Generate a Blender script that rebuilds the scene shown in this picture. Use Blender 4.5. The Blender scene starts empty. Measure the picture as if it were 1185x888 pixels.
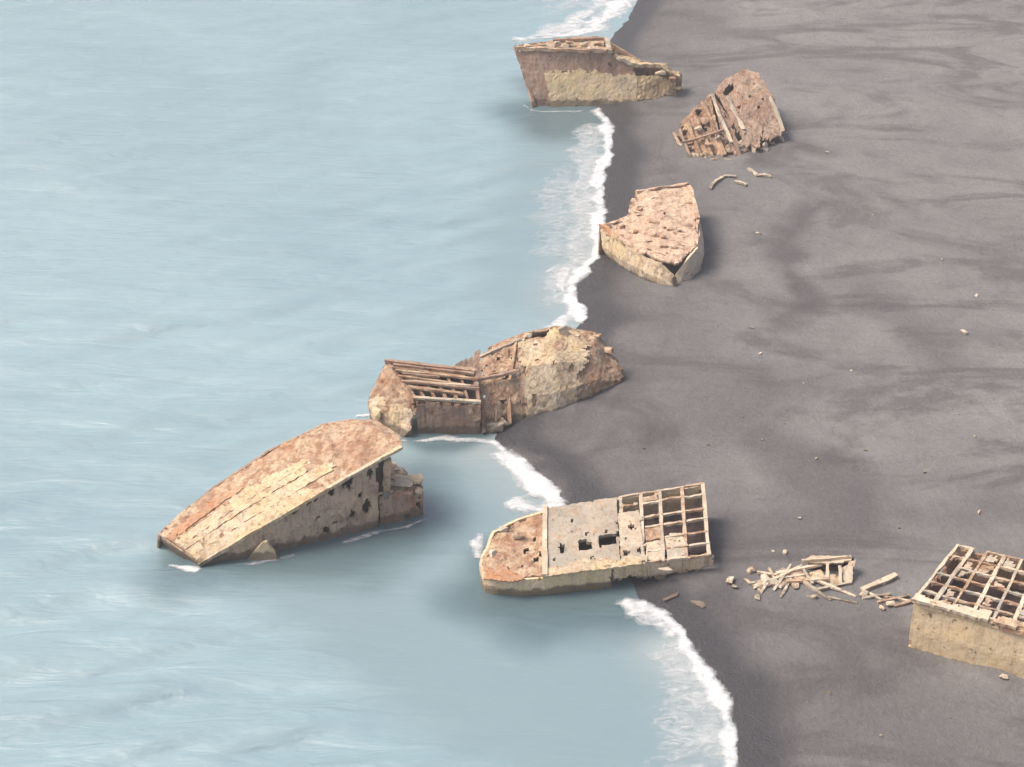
import bpy, bmesh, math, random
import numpy as np
from mathutils import Vector, noise as mnoise

# ------------------------------------------------------------------ camera, sky, sun, exposure
scene = bpy.context.scene
cam_d = bpy.data.cameras.new("camera"); cam = bpy.data.objects.new("camera", cam_d)
scene.collection.objects.link(cam); scene.camera = cam
cam.location = (0.0, -225.17, 130.0); cam.rotation_euler = (math.radians(60), 0, 0)
cam_d.sensor_width = 36; cam_d.angle = math.radians(30); cam_d.clip_start = 1; cam_d.clip_end = 20000

HAZE = 0.0004
SUN_EL, SUN_AZ = 54, -86            # elevation; azimuth from +Y, negative to the left
world = bpy.data.worlds.new("World"); scene.world = world; world.use_nodes = True
wn = world.node_tree.nodes; wl = world.node_tree.links
sky = wn.new('ShaderNodeTexSky'); sky.sky_type = 'NISHITA'; sky.sun_disc = False
sky.sun_elevation = math.radians(SUN_EL); sky.sun_rotation = math.radians(SUN_AZ)
sky.dust_density = 7.0; sky.air_density = 1.0; sky.ozone_density = 1.0
wl.new(sky.outputs[0], wn['Background'].inputs[0]); wn['Background'].inputs[1].default_value = 0.085
sun_d = bpy.data.lights.new("sun", 'SUN'); sun = bpy.data.objects.new("sun", sun_d)
scene.collection.objects.link(sun)
sun_d.energy = 1.5; sun_d.angle = math.radians(24); sun_d.color = (1.0, 0.93, 0.82)
sd = Vector((math.sin(math.radians(SUN_AZ)) * math.cos(math.radians(SUN_EL)),
             math.cos(math.radians(SUN_AZ)) * math.cos(math.radians(SUN_EL)), math.sin(math.radians(SUN_EL))))
sun.rotation_euler = sd.to_track_quat('Z', 'Y').to_euler()
sun.location = sd * 400
vs = scene.view_settings
vs.view_transform = 'Standard'; vs.look = 'None'; vs.exposure = 1.12; vs.gamma = 1; vs.use_curve_mapping = False
scene.cycles.max_bounces = 6; scene.cycles.transparent_max_bounces = 8

col = scene.collection

# ------------------------------------------------------------------ helpers
def tag(o, label=None, cat=None, group=None, kind=None):
    if label: o['label'] = label
    if cat: o['category'] = cat
    if group: o['group'] = group
    if kind: o['kind'] = kind
    return o

def thing(name, loc, label, cat, group=None):
    o = bpy.data.objects.new(name, None); col.objects.link(o); o.location = loc
    o.empty_display_size = 1.0
    return tag(o, label, cat, group)

def link_mesh(name, verts, faces, mat, parent=None, smooth=False):
    me = bpy.data.meshes.new(name)
    me.from_pydata([tuple(v) for v in verts], [], [tuple(f) for f in faces]); me.update()
    if smooth: me.shade_smooth()
    if mat: me.materials.append(mat)
    o = bpy.data.objects.new(name, me); col.objects.link(o)
    if parent is not None: o.parent = parent
    return o

def root_loc(parent):
    x = Vector((0, 0, 0)); p = parent
    while p is not None:
        x = x + p.location; p = p.parent
    return x

def n3(x, y, z): return mnoise.noise(Vector((x, y, z)))

def vnoise(X, Y, scale, seed=0, octaves=3):
    """value noise on numpy arrays, about -1..1"""
    rng = np.random.RandomState(seed); out = np.zeros_like(X, dtype=float); amp = 1.0; tot = 0
    for o in range(octaves):
        T = rng.rand(256, 256) * 2 - 1
        fx = X * scale + 37.7 * o + 1000; fy = Y * scale + 91.3 * o + 1000
        ix = np.floor(fx).astype(int); iy = np.floor(fy).astype(int)
        tx = fx - ix; ty = fy - iy
        tx = tx * tx * tx * (tx * (tx * 6 - 15) + 10); ty = ty * ty * ty * (ty * (ty * 6 - 15) + 10)
        a = T[ix % 256, iy % 256]; b = T[(ix + 1) % 256, iy % 256]
        c = T[ix % 256, (iy + 1) % 256]; d = T[(ix + 1) % 256, (iy + 1) % 256]
        out += amp * ((a * (1 - tx) + b * tx) * (1 - ty) + (c * (1 - tx) + d * tx) * ty)
        tot += amp; amp *= 0.5; scale *= 2.03
    return out / tot * 1.6

def seg_dist(X, Y, pts, closed=False):
    pts = np.array(pts, float); D = np.full(X.shape, 1e9)
    n = len(pts)
    for i in range(n if closed else n - 1):
        a = pts[i]; b = pts[(i + 1) % n]; ab = b - a; L = max(ab @ ab, 1e-9)
        t = np.clip(((X - a[0]) * ab[0] + (Y - a[1]) * ab[1]) / L, 0, 1)
        D = np.minimum(D, np.hypot(X - a[0] - t * ab[0], Y - a[1] - t * ab[1]))
    return D

def smooth01(x):
    x = np.clip(x, 0, 1); return x * x * (3 - 2 * x)

HINT = Vector((0.0, -0.55, 0.83))
def loft(name, stations, mat, parent, thick=0.3, res=0.36, holes=(), rag=(0, 0, 0, 0), pits=0, pit_r=0.45,
         noise=0.07, nscale=0.5, seed=0, hint=None, jit=0.3):
    """a broken plate of real thickness through stations (each a polyline); holes in (u,v); ragged edges in metres"""
    rnd = random.Random(seed * 7 + 11); O = root_loc(parent)
    S = np.array(stations, float) - np.array(O)[None, None, :]
    n, m, _ = S.shape
    lu = np.r_[0, np.cumsum([np.linalg.norm(S[i + 1] - S[i], axis=1).mean() + 1e-6 for i in range(n - 1)])]
    lv = np.r_[0, np.cumsum([np.linalg.norm(S[:, j + 1] - S[:, j], axis=1).mean() + 1e-6 for j in range(m - 1)])]
    U, V = lu[-1], lv[-1]
    nu = max(2, int(round(U / res))); nv = max(2, int(round(V / res)))
    gu = np.linspace(0, U, nu + 1); gv = np.linspace(0, V, nv + 1)
    A = np.zeros((nu + 1, m, 3))
    for j in range(m):
        for k in range(3): A[:, j, k] = np.interp(gu, lu, S[:, j, k])
    P = np.zeros((nu + 1, nv + 1, 3))
    for i in range(nu + 1):
        for k in range(3): P[i, :, k] = np.interp(gv, lv, A[i, :, k])
    du = np.gradient(P, axis=0); dv = np.gradient(P, axis=1)
    N = np.cross(du, dv); N /= (np.linalg.norm(N, axis=2, keepdims=True) + 1e-9)
    h = np.array(hint if hint is not None else HINT)
    flip = (N.reshape(-1, 3) @ h).mean() < 0
    if flip: N = -N
    keep = np.ones((nu, nv), bool)
    hl = list(holes)
    for q in range(pits):
        hl.append(('e', rnd.uniform(0.05, 0.95), rnd.uniform(0.08, 0.92), pit_r * rnd.uniform(.5, 1.3) / U, pit_r * rnd.uniform(.5, 1.2) / V))
    for i in range(nu):
        u = (i + .5) / nu
        for j in range(nv):
            v = (j + .5) / nv; w = 0.5 * n3(i * .45 + seed * 3.1, j * .45, seed * 1.7)
            for hh in hl:
                if hh[0] == 'r':
                    e = w * 0.25
                    if hh[1] - e / U < u < hh[2] + e / U and hh[3] - e / V < v < hh[4] + e / V: keep[i, j] = False; break
                else:
                    if ((u - hh[1]) / hh[3]) ** 2 + ((v - hh[2]) / hh[4]) ** 2 < 1 + w: keep[i, j] = False; break
            def rg(t, k): return max(0, .5 + .9 * n3(t * .55 + k * 9.3, seed * 2.3 + k, .3) + .45 * n3(t * 1.7, seed + k * 5.1, 2.2))
            if rag[0] and u * U < rag[0] * rg(v * V, 1): keep[i, j] = False
            if rag[1] and (1 - u) * U < rag[1] * rg(v * V, 2): keep[i, j] = False
            if rag[2] and v * V < rag[2] * rg(u * U, 3): keep[i, j] = False
            if rag[3] and (1 - v) * V < rag[3] * rg(u * U, 4): keep[i, j] = False
    for i in range(nu + 1):
        for j in range(nv + 1):
            p = P[i, j]
            d = noise * (1.4 * n3(p[0] * nscale + seed, p[1] * nscale, p[2] * nscale) + .6 * n3(p[0] * 1.9, p[1] * 1.9 + seed, p[2] * 1.9))
            P[i, j] = p + N[i, j] * d
            if jit:
                iu = du[i, j] * rnd.uniform(-jit, jit) * (0 if i in (0, nu) and not (rag[0] or rag[1]) else 1)
                iv = dv[i, j] * rnd.uniform(-jit, jit) * (0 if j in (0, nv) and not (rag[2] or rag[3]) else 1)
                P[i, j] += iu + iv
    Q = P - N * thick
    idx = {}; verts = []; faces = []
    def vi(s, i, j):
        k = (s, i, j)
        if k not in idx: idx[k] = len(verts); verts.append(P[i, j] if s == 0 else Q[i, j])
        return idx[k]
    def quad(a, b, c, d): faces.append((d, c, b, a) if flip else (a, b, c, d))
    for i in range(nu):
        for j in range(nv):
            if not keep[i, j]: continue
            quad(vi(0, i, j), vi(0, i + 1, j), vi(0, i + 1, j + 1), vi(0, i, j + 1))
            quad(vi(1, i, j + 1), vi(1, i + 1, j + 1), vi(1, i + 1, j), vi(1, i, j))
            if i == 0 or not keep[i - 1, j]: quad(vi(0, i, j + 1), vi(1, i, j + 1), vi(1, i, j), vi(0, i, j))
            if i == nu - 1 or not keep[i + 1, j]: quad(vi(0, i + 1, j), vi(1, i + 1, j), vi(1, i + 1, j + 1), vi(0, i + 1, j + 1))
            if j == 0 or not keep[i, j - 1]: quad(vi(0, i, j), vi(1, i, j), vi(1, i + 1, j), vi(0, i + 1, j))
            if j == nv - 1 or not keep[i, j + 1]: quad(vi(0, i + 1, j + 1), vi(1, i + 1, j + 1), vi(1, i, j + 1), vi(0, i, j + 1))
    return link_mesh(name, verts, faces, mat, parent)

def bil(c, u, v, h=0.0):
    """point on a quad c = [p00, p10, p11, p01] raised by h"""
    a, b, d, e = [Vector(q) for q in c]
    return (a * (1 - u) + b * u) * (1 - v) + (e * (1 - u) + d * u) * v + Vector((0, 0, h))

def beam(name, p0, p1, w, h, mat, parent=None, seed=0, seg=4, jit=0.06, bend=0.0):
    rnd = random.Random(seed * 31 + 5); O = root_loc(parent)
    p0 = Vector(p0) - O; p1 = Vector(p1) - O; d = (p1 - p0).normalized()
    u0 = Vector((0, 0, 1)) if abs(d.z) < .9 else Vector((0, 1, 0))
    s = d.cross(u0).normalized(); t = s.cross(d).normalized()
    bv = Vector((rnd.uniform(-1, 1), rnd.uniform(-1, 1), rnd.uniform(-.2, .6))) * bend
    V = []; Fc = []
    for k in range(seg + 1):
        f = k / seg; c = p0.lerp(p1, f) + bv * math.sin(f * math.pi)
        ww = w * .5 * rnd.uniform(.82, 1.12); hh = h * .5 * rnd.uniform(.85, 1.12)
        for a, b in ((-1, -1), (1, -1), (1, 1), (-1, 1)):
            V.append(c + s * a * ww + t * b * hh + Vector((rnd.uniform(-jit, jit), rnd.uniform(-jit, jit), rnd.uniform(-jit, jit))))
    for k in range(seg):
        for q in range(4):
            a = k * 4 + q; b = k * 4 + (q + 1) % 4
            Fc.append((a, b, b + 4, a + 4))
    Fc.append((3, 2, 1, 0)); e = seg * 4; Fc.append((e, e + 1, e + 2, e + 3))
    return link_mesh(name, V, Fc, mat, parent)

def chunk(name, c, size, mat, parent=None, seed=0, n=16):
    """an angular broken lump"""
    rnd = random.Random(seed * 13 + 3); O = root_loc(parent); bm = bmesh.new()
    for k in range(n):
        v = Vector([rnd.uniform(-1, 1) for _ in range(3)])
        mx = max(abs(q) for q in v); v = v / mx * rnd.uniform(.75, 1)
        bm.verts.new(Vector(c) - O + Vector((v.x * size[0] / 2, v.y * size[1] / 2, v.z * size[2] / 2)))
    r = bmesh.ops.convex_hull(bm, input=bm.verts)
    for g in set(r['geom_interior']) | set(r['geom_unused']):
        if isinstance(g, bmesh.types.BMVert) and g.is_valid: bm.verts.remove(g)
    me = bpy.data.meshes.new(name); bm.to_mesh(me); bm.free(); me.materials.append(mat)
    o = bpy.data.objects.new(name, me); col.objects.link(o)
    if parent is not None: o.parent = parent
    return o

# ------------------------------------------------------------------ materials
def nmat(name):
    m = bpy.data.materials.new(name); m.use_nodes = True
    nt = m.node_tree; return m, nt, nt.nodes, nt.links, nt.nodes['Principled BSDF']

def nd(nt, typ, **kw):
    n = nt.nodes.new(typ)
    for k, v in kw.items():
        if k in n.inputs: n.inputs[k].default_value = v
        else: setattr(n, k, v)
    return n

def ramp(nt, src, stops):
    r = nt.nodes.new('ShaderNodeValToRGB'); e = r.color_ramp.elements
    while len(e) < len(stops): e.new(.5)
    for q, (p, c) in zip(e, stops):
        q.position = p; q.color = (c, c, c, 1) if isinstance(c, (int, float)) else (*c, 1)
    nt.links.new(src, r.inputs[0]); return r.outputs[0]

def mix(nt, f, a, b, mode='MIX'):
    n = nt.nodes.new('ShaderNodeMix'); n.data_type = 'RGBA'; n.blend_type = mode
    for sock, val in ((n.inputs[0], f), (n.inputs[6], a), (n.inputs[7], b)):
        if hasattr(val, 'links') or isinstance(val, bpy.types.NodeSocket): nt.links.new(val, sock)
        elif isinstance(val, (int, float)): sock.default_value = val
        else: sock.default_value = (*val, 1)
    return n.outputs[2]

CREAM = (.62, .475, .285); PALE = (.62, .51, .38); GREYB = (.40, .36, .30); RUST = (.29, .15, .088); PURP = (.20, .125, .115)
ORANGE = (.50, .21, .075); DARK = (.045, .03, .028); PINK = (.47, .33, .215); OCHRE = (.50, .39, .235)

def wreck_mat(name, base, second, rust=RUST, amount=.5, streak=.35, fine=.2, seed=0, scale=1.0, bump=.2, grime=.42, orange=.5):
    m, nt, N, L, B = nmat(name)
    tc = nd(nt, 'ShaderNodeTexCoord'); mp = nd(nt, 'ShaderNodeMapping'); mp.inputs['Location'].default_value = (seed * 13.7, seed * 5.1, seed * 3.3)
    L.new(tc.outputs['Object'], mp.inputs[0]); v = mp.outputs[0]
    def nz(sc, det=6, rough=.62, dist=0.0, vec=None):
        n = nd(nt, 'ShaderNodeTexNoise', Scale=sc, Detail=det, Roughness=rough, Distortion=dist); L.new(vec or v, n.inputs['Vector']); return n.outputs[0]
    big = nz(.16 * scale, 7, .68, .6); med = nz(.75 * scale, 7, .7, .4); fin = nz(4.5 * scale, 4, .7)
    ms = nd(nt, 'ShaderNodeMapping'); ms.inputs['Scale'].default_value = (2.2, 2.2, .13); L.new(v, ms.inputs[0])
    st = nz(.9, 5, .7, .3, ms.outputs[0])
    c = mix(nt, ramp(nt, big, [(.40, 0), (.58, 1)]), base, second)
    lo = .72 - .34 * amount
    c = mix(nt, ramp(nt, med, [(lo - .06, 0), (lo + .09, .9)]), c, rust)
    c = mix(nt, ramp(nt, st, [(.48, 0), (.66, min(1, streak * 1.5))]), c, tuple(q * .55 for q in rust))
    c = mix(nt, ramp(nt, nz(.55 * scale, 6, .7, 1.2), [(.53, 0), (.70, orange)]), c, (.47, .245, .115))
    c = mix(nt, fine, c, ramp(nt, fin, [(.3, .15), (.7, .95)]), 'OVERLAY')
    pm = nz(1.5 * scale, 4, .6)
    c = mix(nt, ramp(nt, pm, [(.615, 0), (.70, .8)]), c, DARK)
    gr = nz(.38 * scale, 5, .65, 1.0)
    c = mix(nt, ramp(nt, gr, [(.46, 0), (.72, grime)]), c, (.17, .125, .105))
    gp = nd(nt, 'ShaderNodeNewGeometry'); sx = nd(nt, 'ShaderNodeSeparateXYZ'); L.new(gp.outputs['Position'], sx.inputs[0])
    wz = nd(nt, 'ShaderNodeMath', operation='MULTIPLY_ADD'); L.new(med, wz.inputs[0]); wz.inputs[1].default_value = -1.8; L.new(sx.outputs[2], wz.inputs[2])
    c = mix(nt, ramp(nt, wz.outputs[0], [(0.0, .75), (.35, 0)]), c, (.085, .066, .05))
    L.new(c, B.inputs['Base Color']); B.inputs['Roughness'].default_value = .92; B.inputs['Specular IOR Level'].default_value = .2
    bp = nd(nt, 'ShaderNodeBump', Strength=bump, Distance=.14)
    ad = nd(nt, 'ShaderNodeMath', operation='MULTIPLY_ADD'); L.new(med, ad.inputs[0]); ad.inputs[1].default_value = .35; L.new(fin, ad.inputs[2]); L.new(ad.outputs[0], bp.inputs['Height'])
    L.new(bp.outputs[0], B.inputs['Normal'])
    return m

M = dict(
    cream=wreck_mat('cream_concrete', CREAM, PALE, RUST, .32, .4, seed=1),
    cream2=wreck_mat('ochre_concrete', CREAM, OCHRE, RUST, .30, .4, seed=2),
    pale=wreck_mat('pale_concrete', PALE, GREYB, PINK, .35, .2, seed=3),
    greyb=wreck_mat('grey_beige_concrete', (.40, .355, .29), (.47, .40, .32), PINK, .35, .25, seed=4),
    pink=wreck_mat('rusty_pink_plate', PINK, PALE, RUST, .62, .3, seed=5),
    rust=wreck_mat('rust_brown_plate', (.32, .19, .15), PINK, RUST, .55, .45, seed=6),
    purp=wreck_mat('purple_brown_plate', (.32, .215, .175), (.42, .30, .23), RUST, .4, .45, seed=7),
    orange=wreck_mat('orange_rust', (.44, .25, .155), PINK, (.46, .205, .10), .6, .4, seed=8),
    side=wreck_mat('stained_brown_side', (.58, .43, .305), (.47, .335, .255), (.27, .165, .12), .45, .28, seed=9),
    dark=wreck_mat('shaded_inner_rust', (.055, .038, .040), (.075, .048, .046), DARK, .4, .5, seed=10, orange=.0),  # rust with shade painted in, near black so open interiors look unlit
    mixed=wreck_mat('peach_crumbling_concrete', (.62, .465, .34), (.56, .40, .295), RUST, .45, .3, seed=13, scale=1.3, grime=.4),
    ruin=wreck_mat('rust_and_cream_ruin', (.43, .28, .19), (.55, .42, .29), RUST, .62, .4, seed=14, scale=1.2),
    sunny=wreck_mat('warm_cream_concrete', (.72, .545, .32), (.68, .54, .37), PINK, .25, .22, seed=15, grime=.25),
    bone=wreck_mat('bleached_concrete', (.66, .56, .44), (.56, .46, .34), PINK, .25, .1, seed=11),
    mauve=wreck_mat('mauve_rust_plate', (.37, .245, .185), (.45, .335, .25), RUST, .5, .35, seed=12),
)

# ------------------------------------------------------------------ shoreline, beach, sea
SHORE = [(37.38, 269.58), (29.63, 195.83), (25.69, 160.09), (23.62, 148.24), (19.24, 136.49), (16.69, 119.74), (15.7, 98.76), (17.43, 91.82), (17.47, 85.89), (16.82, 78.27), (15.4, 72.38), (14.73, 66.67), (14.79, 61.14), (14.83, 55.44), (14.19, 49.92), (14.12, 44.87), (13.05, 38.17), (11.05, 33.75), (9.64, 30.01), (8.99, 25.24), (10.26, 21.14), (10.67, 18.47), (8.81, 14.55), (4.71, 4.54), (-0.29, -8.23), (-2.3, -14.33), (-1.39, -16.45), (0.82, -19.57), (3.52, -24.02), (6.12, -28.52), (10.06, -36.74), (13.28, -44.3), (14.25, -50.15), (16.54, -51.12), (18.49, -53.68), (19.52, -57.74), (20.84, -61.07), (21.79, -64.02), (22.6, -68.02), (22.95, -71.76), (22.48, -76.43), (21.45, -81.54), (19.86, -91.08), (15.95, -103.94)]
SHORE = [(SHORE[0][0] + 60, 4000.0)] + SHORE + [(SHORE[-1][0] - 40, -3000.0)]
SEA_POLY = SHORE + [(-6000.0, -3000.0), (-6000.0, 4000.0)]

def inside(X, Y, poly):
    r = np.zeros(X.shape, bool); n = len(poly); j = n - 1
    for i in range(n):
        xi, yi = poly[i]; xj, yj = poly[j]
        c = ((yi > Y) != (yj > Y)) & (X < (xj - xi) * (Y - yi) / (yj - yi + 1e-12) + xi)
        r ^= c; j = i
    return r

def shore_sd(X, Y):
    """signed distance to the waterline, positive inland; a little wobble"""
    D = seg_dist(X, Y, SHORE); D = np.where(inside(X, Y, SEA_POLY), -D, D)
    return D + .35 * vnoise(X, Y, .28, 5, 3)

def beach_z(X, Y, D=None):
    X = np.asarray(X, float); Y = np.asarray(Y, float)
    if D is None: D = shore_sd(X, Y)
    z = np.where(D > 0, 1.0 * (1 - np.exp(-D / 11.0)), np.maximum(D * .22, -3.0))
    land = smooth01((D - 3) / 14)
    z = z + land * (.26 * vnoise(X, Y, .045, 21, 3) + .10 * vnoise(X, Y, .16, 22, 3)) + .015 * vnoise(X, Y, .6, 23, 2)
    z = np.where(D > .5, np.maximum(z, np.clip(.03 + (D - .5) * .06, 0, .45)), z)
    for pts, w, h in BERMS:
        z = z + h * np.exp(-(seg_dist(X, Y, pts) / w) ** 2) * np.clip(.8 + .5 * vnoise(X, Y, .25, 24, 2), 0, 2) * (D > -1)
    return z

BERMS = (([(43.64, -59.38), (49.1, -62.08), (55.78, -65.3)], 2.6, .7), ([(14.73, 36.98), (19.69, 29.44), (24.11, 26.35), (28.2, 30.86)], 2.0, .45), ([(1.52, -11.86), (5.97, -9.89), (11.25, -5.42), (14.69, -1.28)], 2.4, .5), ([(31.11, 73.91), (37.55, 72.46), (46.48, 79.87)], 2.4, .6), ([(16.83, 99.59), (26.34, 101.26), (31.32, 104.66)], 2.5, .4), ([(27.26, -48.9), (33.26, -48.07), (38.43, -49.73)], 2.6, .35), ([(19.77, -44.28), (24.06, -43.42), (24.39, -35.42)], 2.5, .4))
def gz(x, y): return float(beach_z(np.array([x]), np.array([y]))[0])

def axis(lo, hi, step, far_lo, far_hi):
    a = list(np.arange(lo, hi + 1e-6, step))
    s = step; x = hi
    while x < far_hi: s *= 1.35; x += s; a.append(x)
    s = step; x = lo; pre = []
    while x > far_lo: s *= 1.35; x -= s; pre.append(x)
    return np.array(pre[::-1] + a)

def grid_obj(name, xs, ys, Z, mat, attrs=None, mask=None):
    nx, ny = len(xs), len(ys); X, Y = np.meshgrid(xs, ys, indexing='ij')
    co = np.stack([X, Y, Z], -1).reshape(-1, 3)
    I = np.arange(nx * ny).reshape(nx, ny)
    q = np.stack([I[:-1, :-1], I[1:, :-1], I[1:, 1:], I[:-1, 1:]], -1)
    q = q[mask] if mask is not None else q.reshape(-1, 4)
    used = np.unique(q); re = np.full(nx * ny, -1); re[used] = np.arange(len(used)); q = re[q]; co = co[used]
    me = bpy.data.meshes.new(name); me.vertices.add(len(co)); me.vertices.foreach_set('co', co.ravel())
    me.loops.add(q.size); me.loops.foreach_set('vertex_index', q.ravel().astype(np.int32))
    me.polygons.add(len(q)); me.polygons.foreach_set('loop_start', (np.arange(len(q)) * 4).astype(np.int32))
    me.update(calc_edges=True); me.shade_smooth()
    for k, a in (attrs or {}).items():
        at = me.attributes.new(k, 'FLOAT', 'POINT'); at.data.foreach_set('value', np.ascontiguousarray(a.reshape(-1)[used], dtype=np.float32))
    me.materials.append(mat)
    o = bpy.data.objects.new(name, me); col.objects.link(o); return o

def sand_material():
    m, nt, N, L, B = nmat('black_volcanic_sand')
    tc = nd(nt, 'ShaderNodeTexCoord'); v = tc.outputs['Object']
    def nz(sc, det=6, rough=.6, dist=0., vec=None):
        n = nd(nt, 'ShaderNodeTexNoise', Scale=sc, Detail=det, Roughness=rough, Distortion=dist); L.new(vec or v, n.inputs['Vector']); return n.outputs[0]
    wet = nd(nt, 'ShaderNodeAttribute', attribute_name='wet').outputs['Fac']
    ash = nd(nt, 'ShaderNodeAttribute', attribute_name='ash').outputs['Fac']
    big = nz(.022, 6, .6, 1.2); med = nz(.09, 7, .65, .8); fin = nz(1.6, 5, .75); grain = nz(9, 3, .7)
    mr = nd(nt, 'ShaderNodeMapping'); mr.inputs['Rotation'].default_value = (0, 0, math.radians(-58)); mr.inputs['Scale'].default_value = (.45, 1.2, 1); L.new(v, mr.inputs[0])
    sw = nz(.045, 8, .62, 2.2, mr.outputs[0]); sw2 = nz(.11, 7, .65, 1.6, mr.outputs[0])
    c = mix(nt, ramp(nt, big, [(.32, 0), (.68, 1)]), (.172, .166, .166), (.236, .227, .223))
    c = mix(nt, ramp(nt, med, [(.42, 0), (.66, .4)]), c, (.128, .116, .117))
    c = mix(nt, ramp(nt, sw, [(.495, 0), (.60, .70)]), c, (.098, .090, .091))
    c = mix(nt, ramp(nt, sw2, [(.54, 0), (.66, .45)]), c, (.218, .208, .203))
    c = mix(nt, ramp(nt, nz(.3, 6, .7, 1.0, mr.outputs[0]), [(.52, 0), (.72, .4)]), c, (.105, .095, .098))
    c = mix(nt, ash, c, (.080, .071, .076))
    c = mix(nt, wet, c, (.052, .050, .056))
    c = mix(nt, .22, c, ramp(nt, fin, [(.25, .1), (.75, .9)]), 'OVERLAY')
    c = mix(nt, .14, c, ramp(nt, grain, [(.25, .1), (.75, .9)]), 'OVERLAY')
    L.new(c, B.inputs['Base Color'])
    r = nd(nt, 'ShaderNodeMapRange'); r.inputs['To Min'].default_value = .95; r.inputs['To Max'].default_value = .42
    L.new(wet, r.inputs['Value']); L.new(r.outputs[0], B.inputs['Roughness']); B.inputs['Specular IOR Level'].default_value = .3
    bp = nd(nt, 'ShaderNodeBump', Strength=.6, Distance=.5); rb = nz(.45, 6, .7, .8); ab = nd(nt, 'ShaderNodeMath', operation='ADD'); L.new(fin, ab.inputs[0]); L.new(rb, ab.inputs[1]); L.new(ab.outputs[0], bp.inputs['Height']); L.new(bp.outputs[0], B.inputs['Normal'])
    return m

def water_material():
    m, nt, N, L, B = nmat('milky_sea_water')
    tc = nd(nt, 'ShaderNodeTexCoord'); v = tc.outputs['Object']
    def nz(sc, det, rough, vec, dist=0.):
        n = nd(nt, 'ShaderNodeTexNoise', Scale=sc, Detail=det, Roughness=rough, Distortion=dist); L.new(vec, n.inputs['Vector']); return n.outputs[0]
    mp = nd(nt, 'ShaderNodeMapping'); mp.inputs['Rotation'].default_value = (0, 0, math.radians(-14)); mp.inputs['Scale'].default_value = (.16, .62, 1); L.new(v, mp.inputs[0])
    mp2 = nd(nt, 'ShaderNodeMapping'); mp2.inputs['Rotation'].default_value = (0, 0, math.radians(-4)); mp2.inputs['Scale'].default_value = (.5, 1.7, 1); L.new(v, mp2.inputs[0])
    w1 = nz(.62, 2.5, .5, mp.outputs[0], .6); w2 = nz(.8, 2, .5, mp2.outputs[0], .4)
    calm = nd(nt, 'ShaderNodeAttribute', attribute_name='calm').outputs['Fac']
    silt = nd(nt, 'ShaderNodeAttribute', attribute_name='silt').outputs['Fac']
    tone = nz(.018, 5, .6, v, .8)
    c = mix(nt, ramp(nt, tone, [(.3, 0), (.7, 1)]), (.205, .305, .345), (.265, .375, .415))
    c = mix(nt, calm, c, (.195, .275, .305))
    c = mix(nt, silt, c, (.31, .35, .35))
    hull_shade = nd(nt, 'ShaderNodeAttribute', attribute_name='hull_shade').outputs['Fac']
    c = mix(nt, hull_shade, c, (.055, .10, .118))  # water colour darkened near the hulls as painted shade
    L.new(c, B.inputs['Base Color'])
    B.inputs['Roughness'].default_value = .36; B.inputs['IOR'].default_value = 1.85
    s = nd(nt, 'ShaderNodeMath', operation='MULTIPLY_ADD'); L.new(w2, s.inputs[0]); s.inputs[1].default_value = .22; L.new(w1, s.inputs[2])
    inv = nd(nt, 'ShaderNodeMapRange'); inv.inputs['To Min'].default_value = .6; inv.inputs['To Max'].default_value = .24; L.new(calm, inv.inputs['Value'])
    bp = nd(nt, 'ShaderNodeBump', Distance=.8); L.new(s.outputs[0], bp.inputs['Height']); L.new(inv.outputs[0], bp.inputs['Strength'])
    L.new(bp.outputs[0], B.inputs['Normal'])
    return m

def foam_material():
    m, nt, N, L, B = nmat('white_sea_foam')
    tc = nd(nt, 'ShaderNodeTexCoord'); v = tc.outputs['Object']
    mp = nd(nt, 'ShaderNodeMapping'); mp.inputs['Scale'].default_value = (.6, 1.0, 1); L.new(v, mp.inputs[0])
    d = nd(nt, 'ShaderNodeAttribute', attribute_name='foamy').outputs['Fac']
    n1 = nd(nt, 'ShaderNodeTexNoise', Scale=.75, Detail=7, Roughness=.68, Distortion=1.4); L.new(mp.outputs[0], n1.inputs['Vector'])
    a = nd(nt, 'ShaderNodeMath', operation='MULTIPLY_ADD'); L.new(d, a.inputs[0]); a.inputs[1].default_value = 1.0
    nn = nd(nt, 'ShaderNodeMath', operation='MULTIPLY_ADD'); L.new(n1.outputs[0], nn.inputs[0]); nn.inputs[1].default_value = 1.5; nn.inputs[2].default_value = -.75; L.new(nn.outputs[0], a.inputs[2])
    al = ramp(nt, a.outputs[0], [(.20, 0), (1.2, .92)])
    L.new(al, B.inputs['Alpha'])
    B.inputs['Base Color'].default_value = (.66, .67, .685, 1); B.inputs['Roughness'].default_value = .85
    bp = nd(nt, 'ShaderNodeBump', Strength=.5, Distance=.4); L.new(n1.outputs[0], bp.inputs['Height']); L.new(bp.outputs[0], B.inputs['Normal'])
    return m

# beach sheet
xs = axis(-22, 128, .55, -40, 3500); ys = axis(-86, 178, .55, -2600, 3500)
X, Y = np.meshgrid(xs, ys, indexing='ij'); D = shore_sd(X, Y)
dn = D + 1.2 * vnoise(X, Y, .1, 31, 3)
wet = smooth01(1 - (dn - 3.4) / 4.5) * (D < 40)
def blob(pts, w, soft=1.0, seed=0):
    d = seg_dist(X, Y, pts) + .5 * w * vnoise(X, Y, .5 / w, 40 + seed, 3)
    return smooth01(1 - d / (w * soft))
wet = np.maximum(wet, .8 * blob([(-3.65, -13.11), (3.08, -14.18), (7.42, -19.42), (8.55, -25.47), (7.16, -29.36)], 4.2, 1, 1))
wet = np.maximum(wet, .8 * blob([(14.02, -48.91), (20.28, -50.55), (23.85, -48.91)], 3.5, 1.2, 2))
wet = np.maximum(wet, .6 * blob([(18.13, 77.8), (16.85, 60.02), (15.83, 43.84), (12.46, 26.24), (16.02, 20.77)], 4.0, 1.2, 3))
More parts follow.
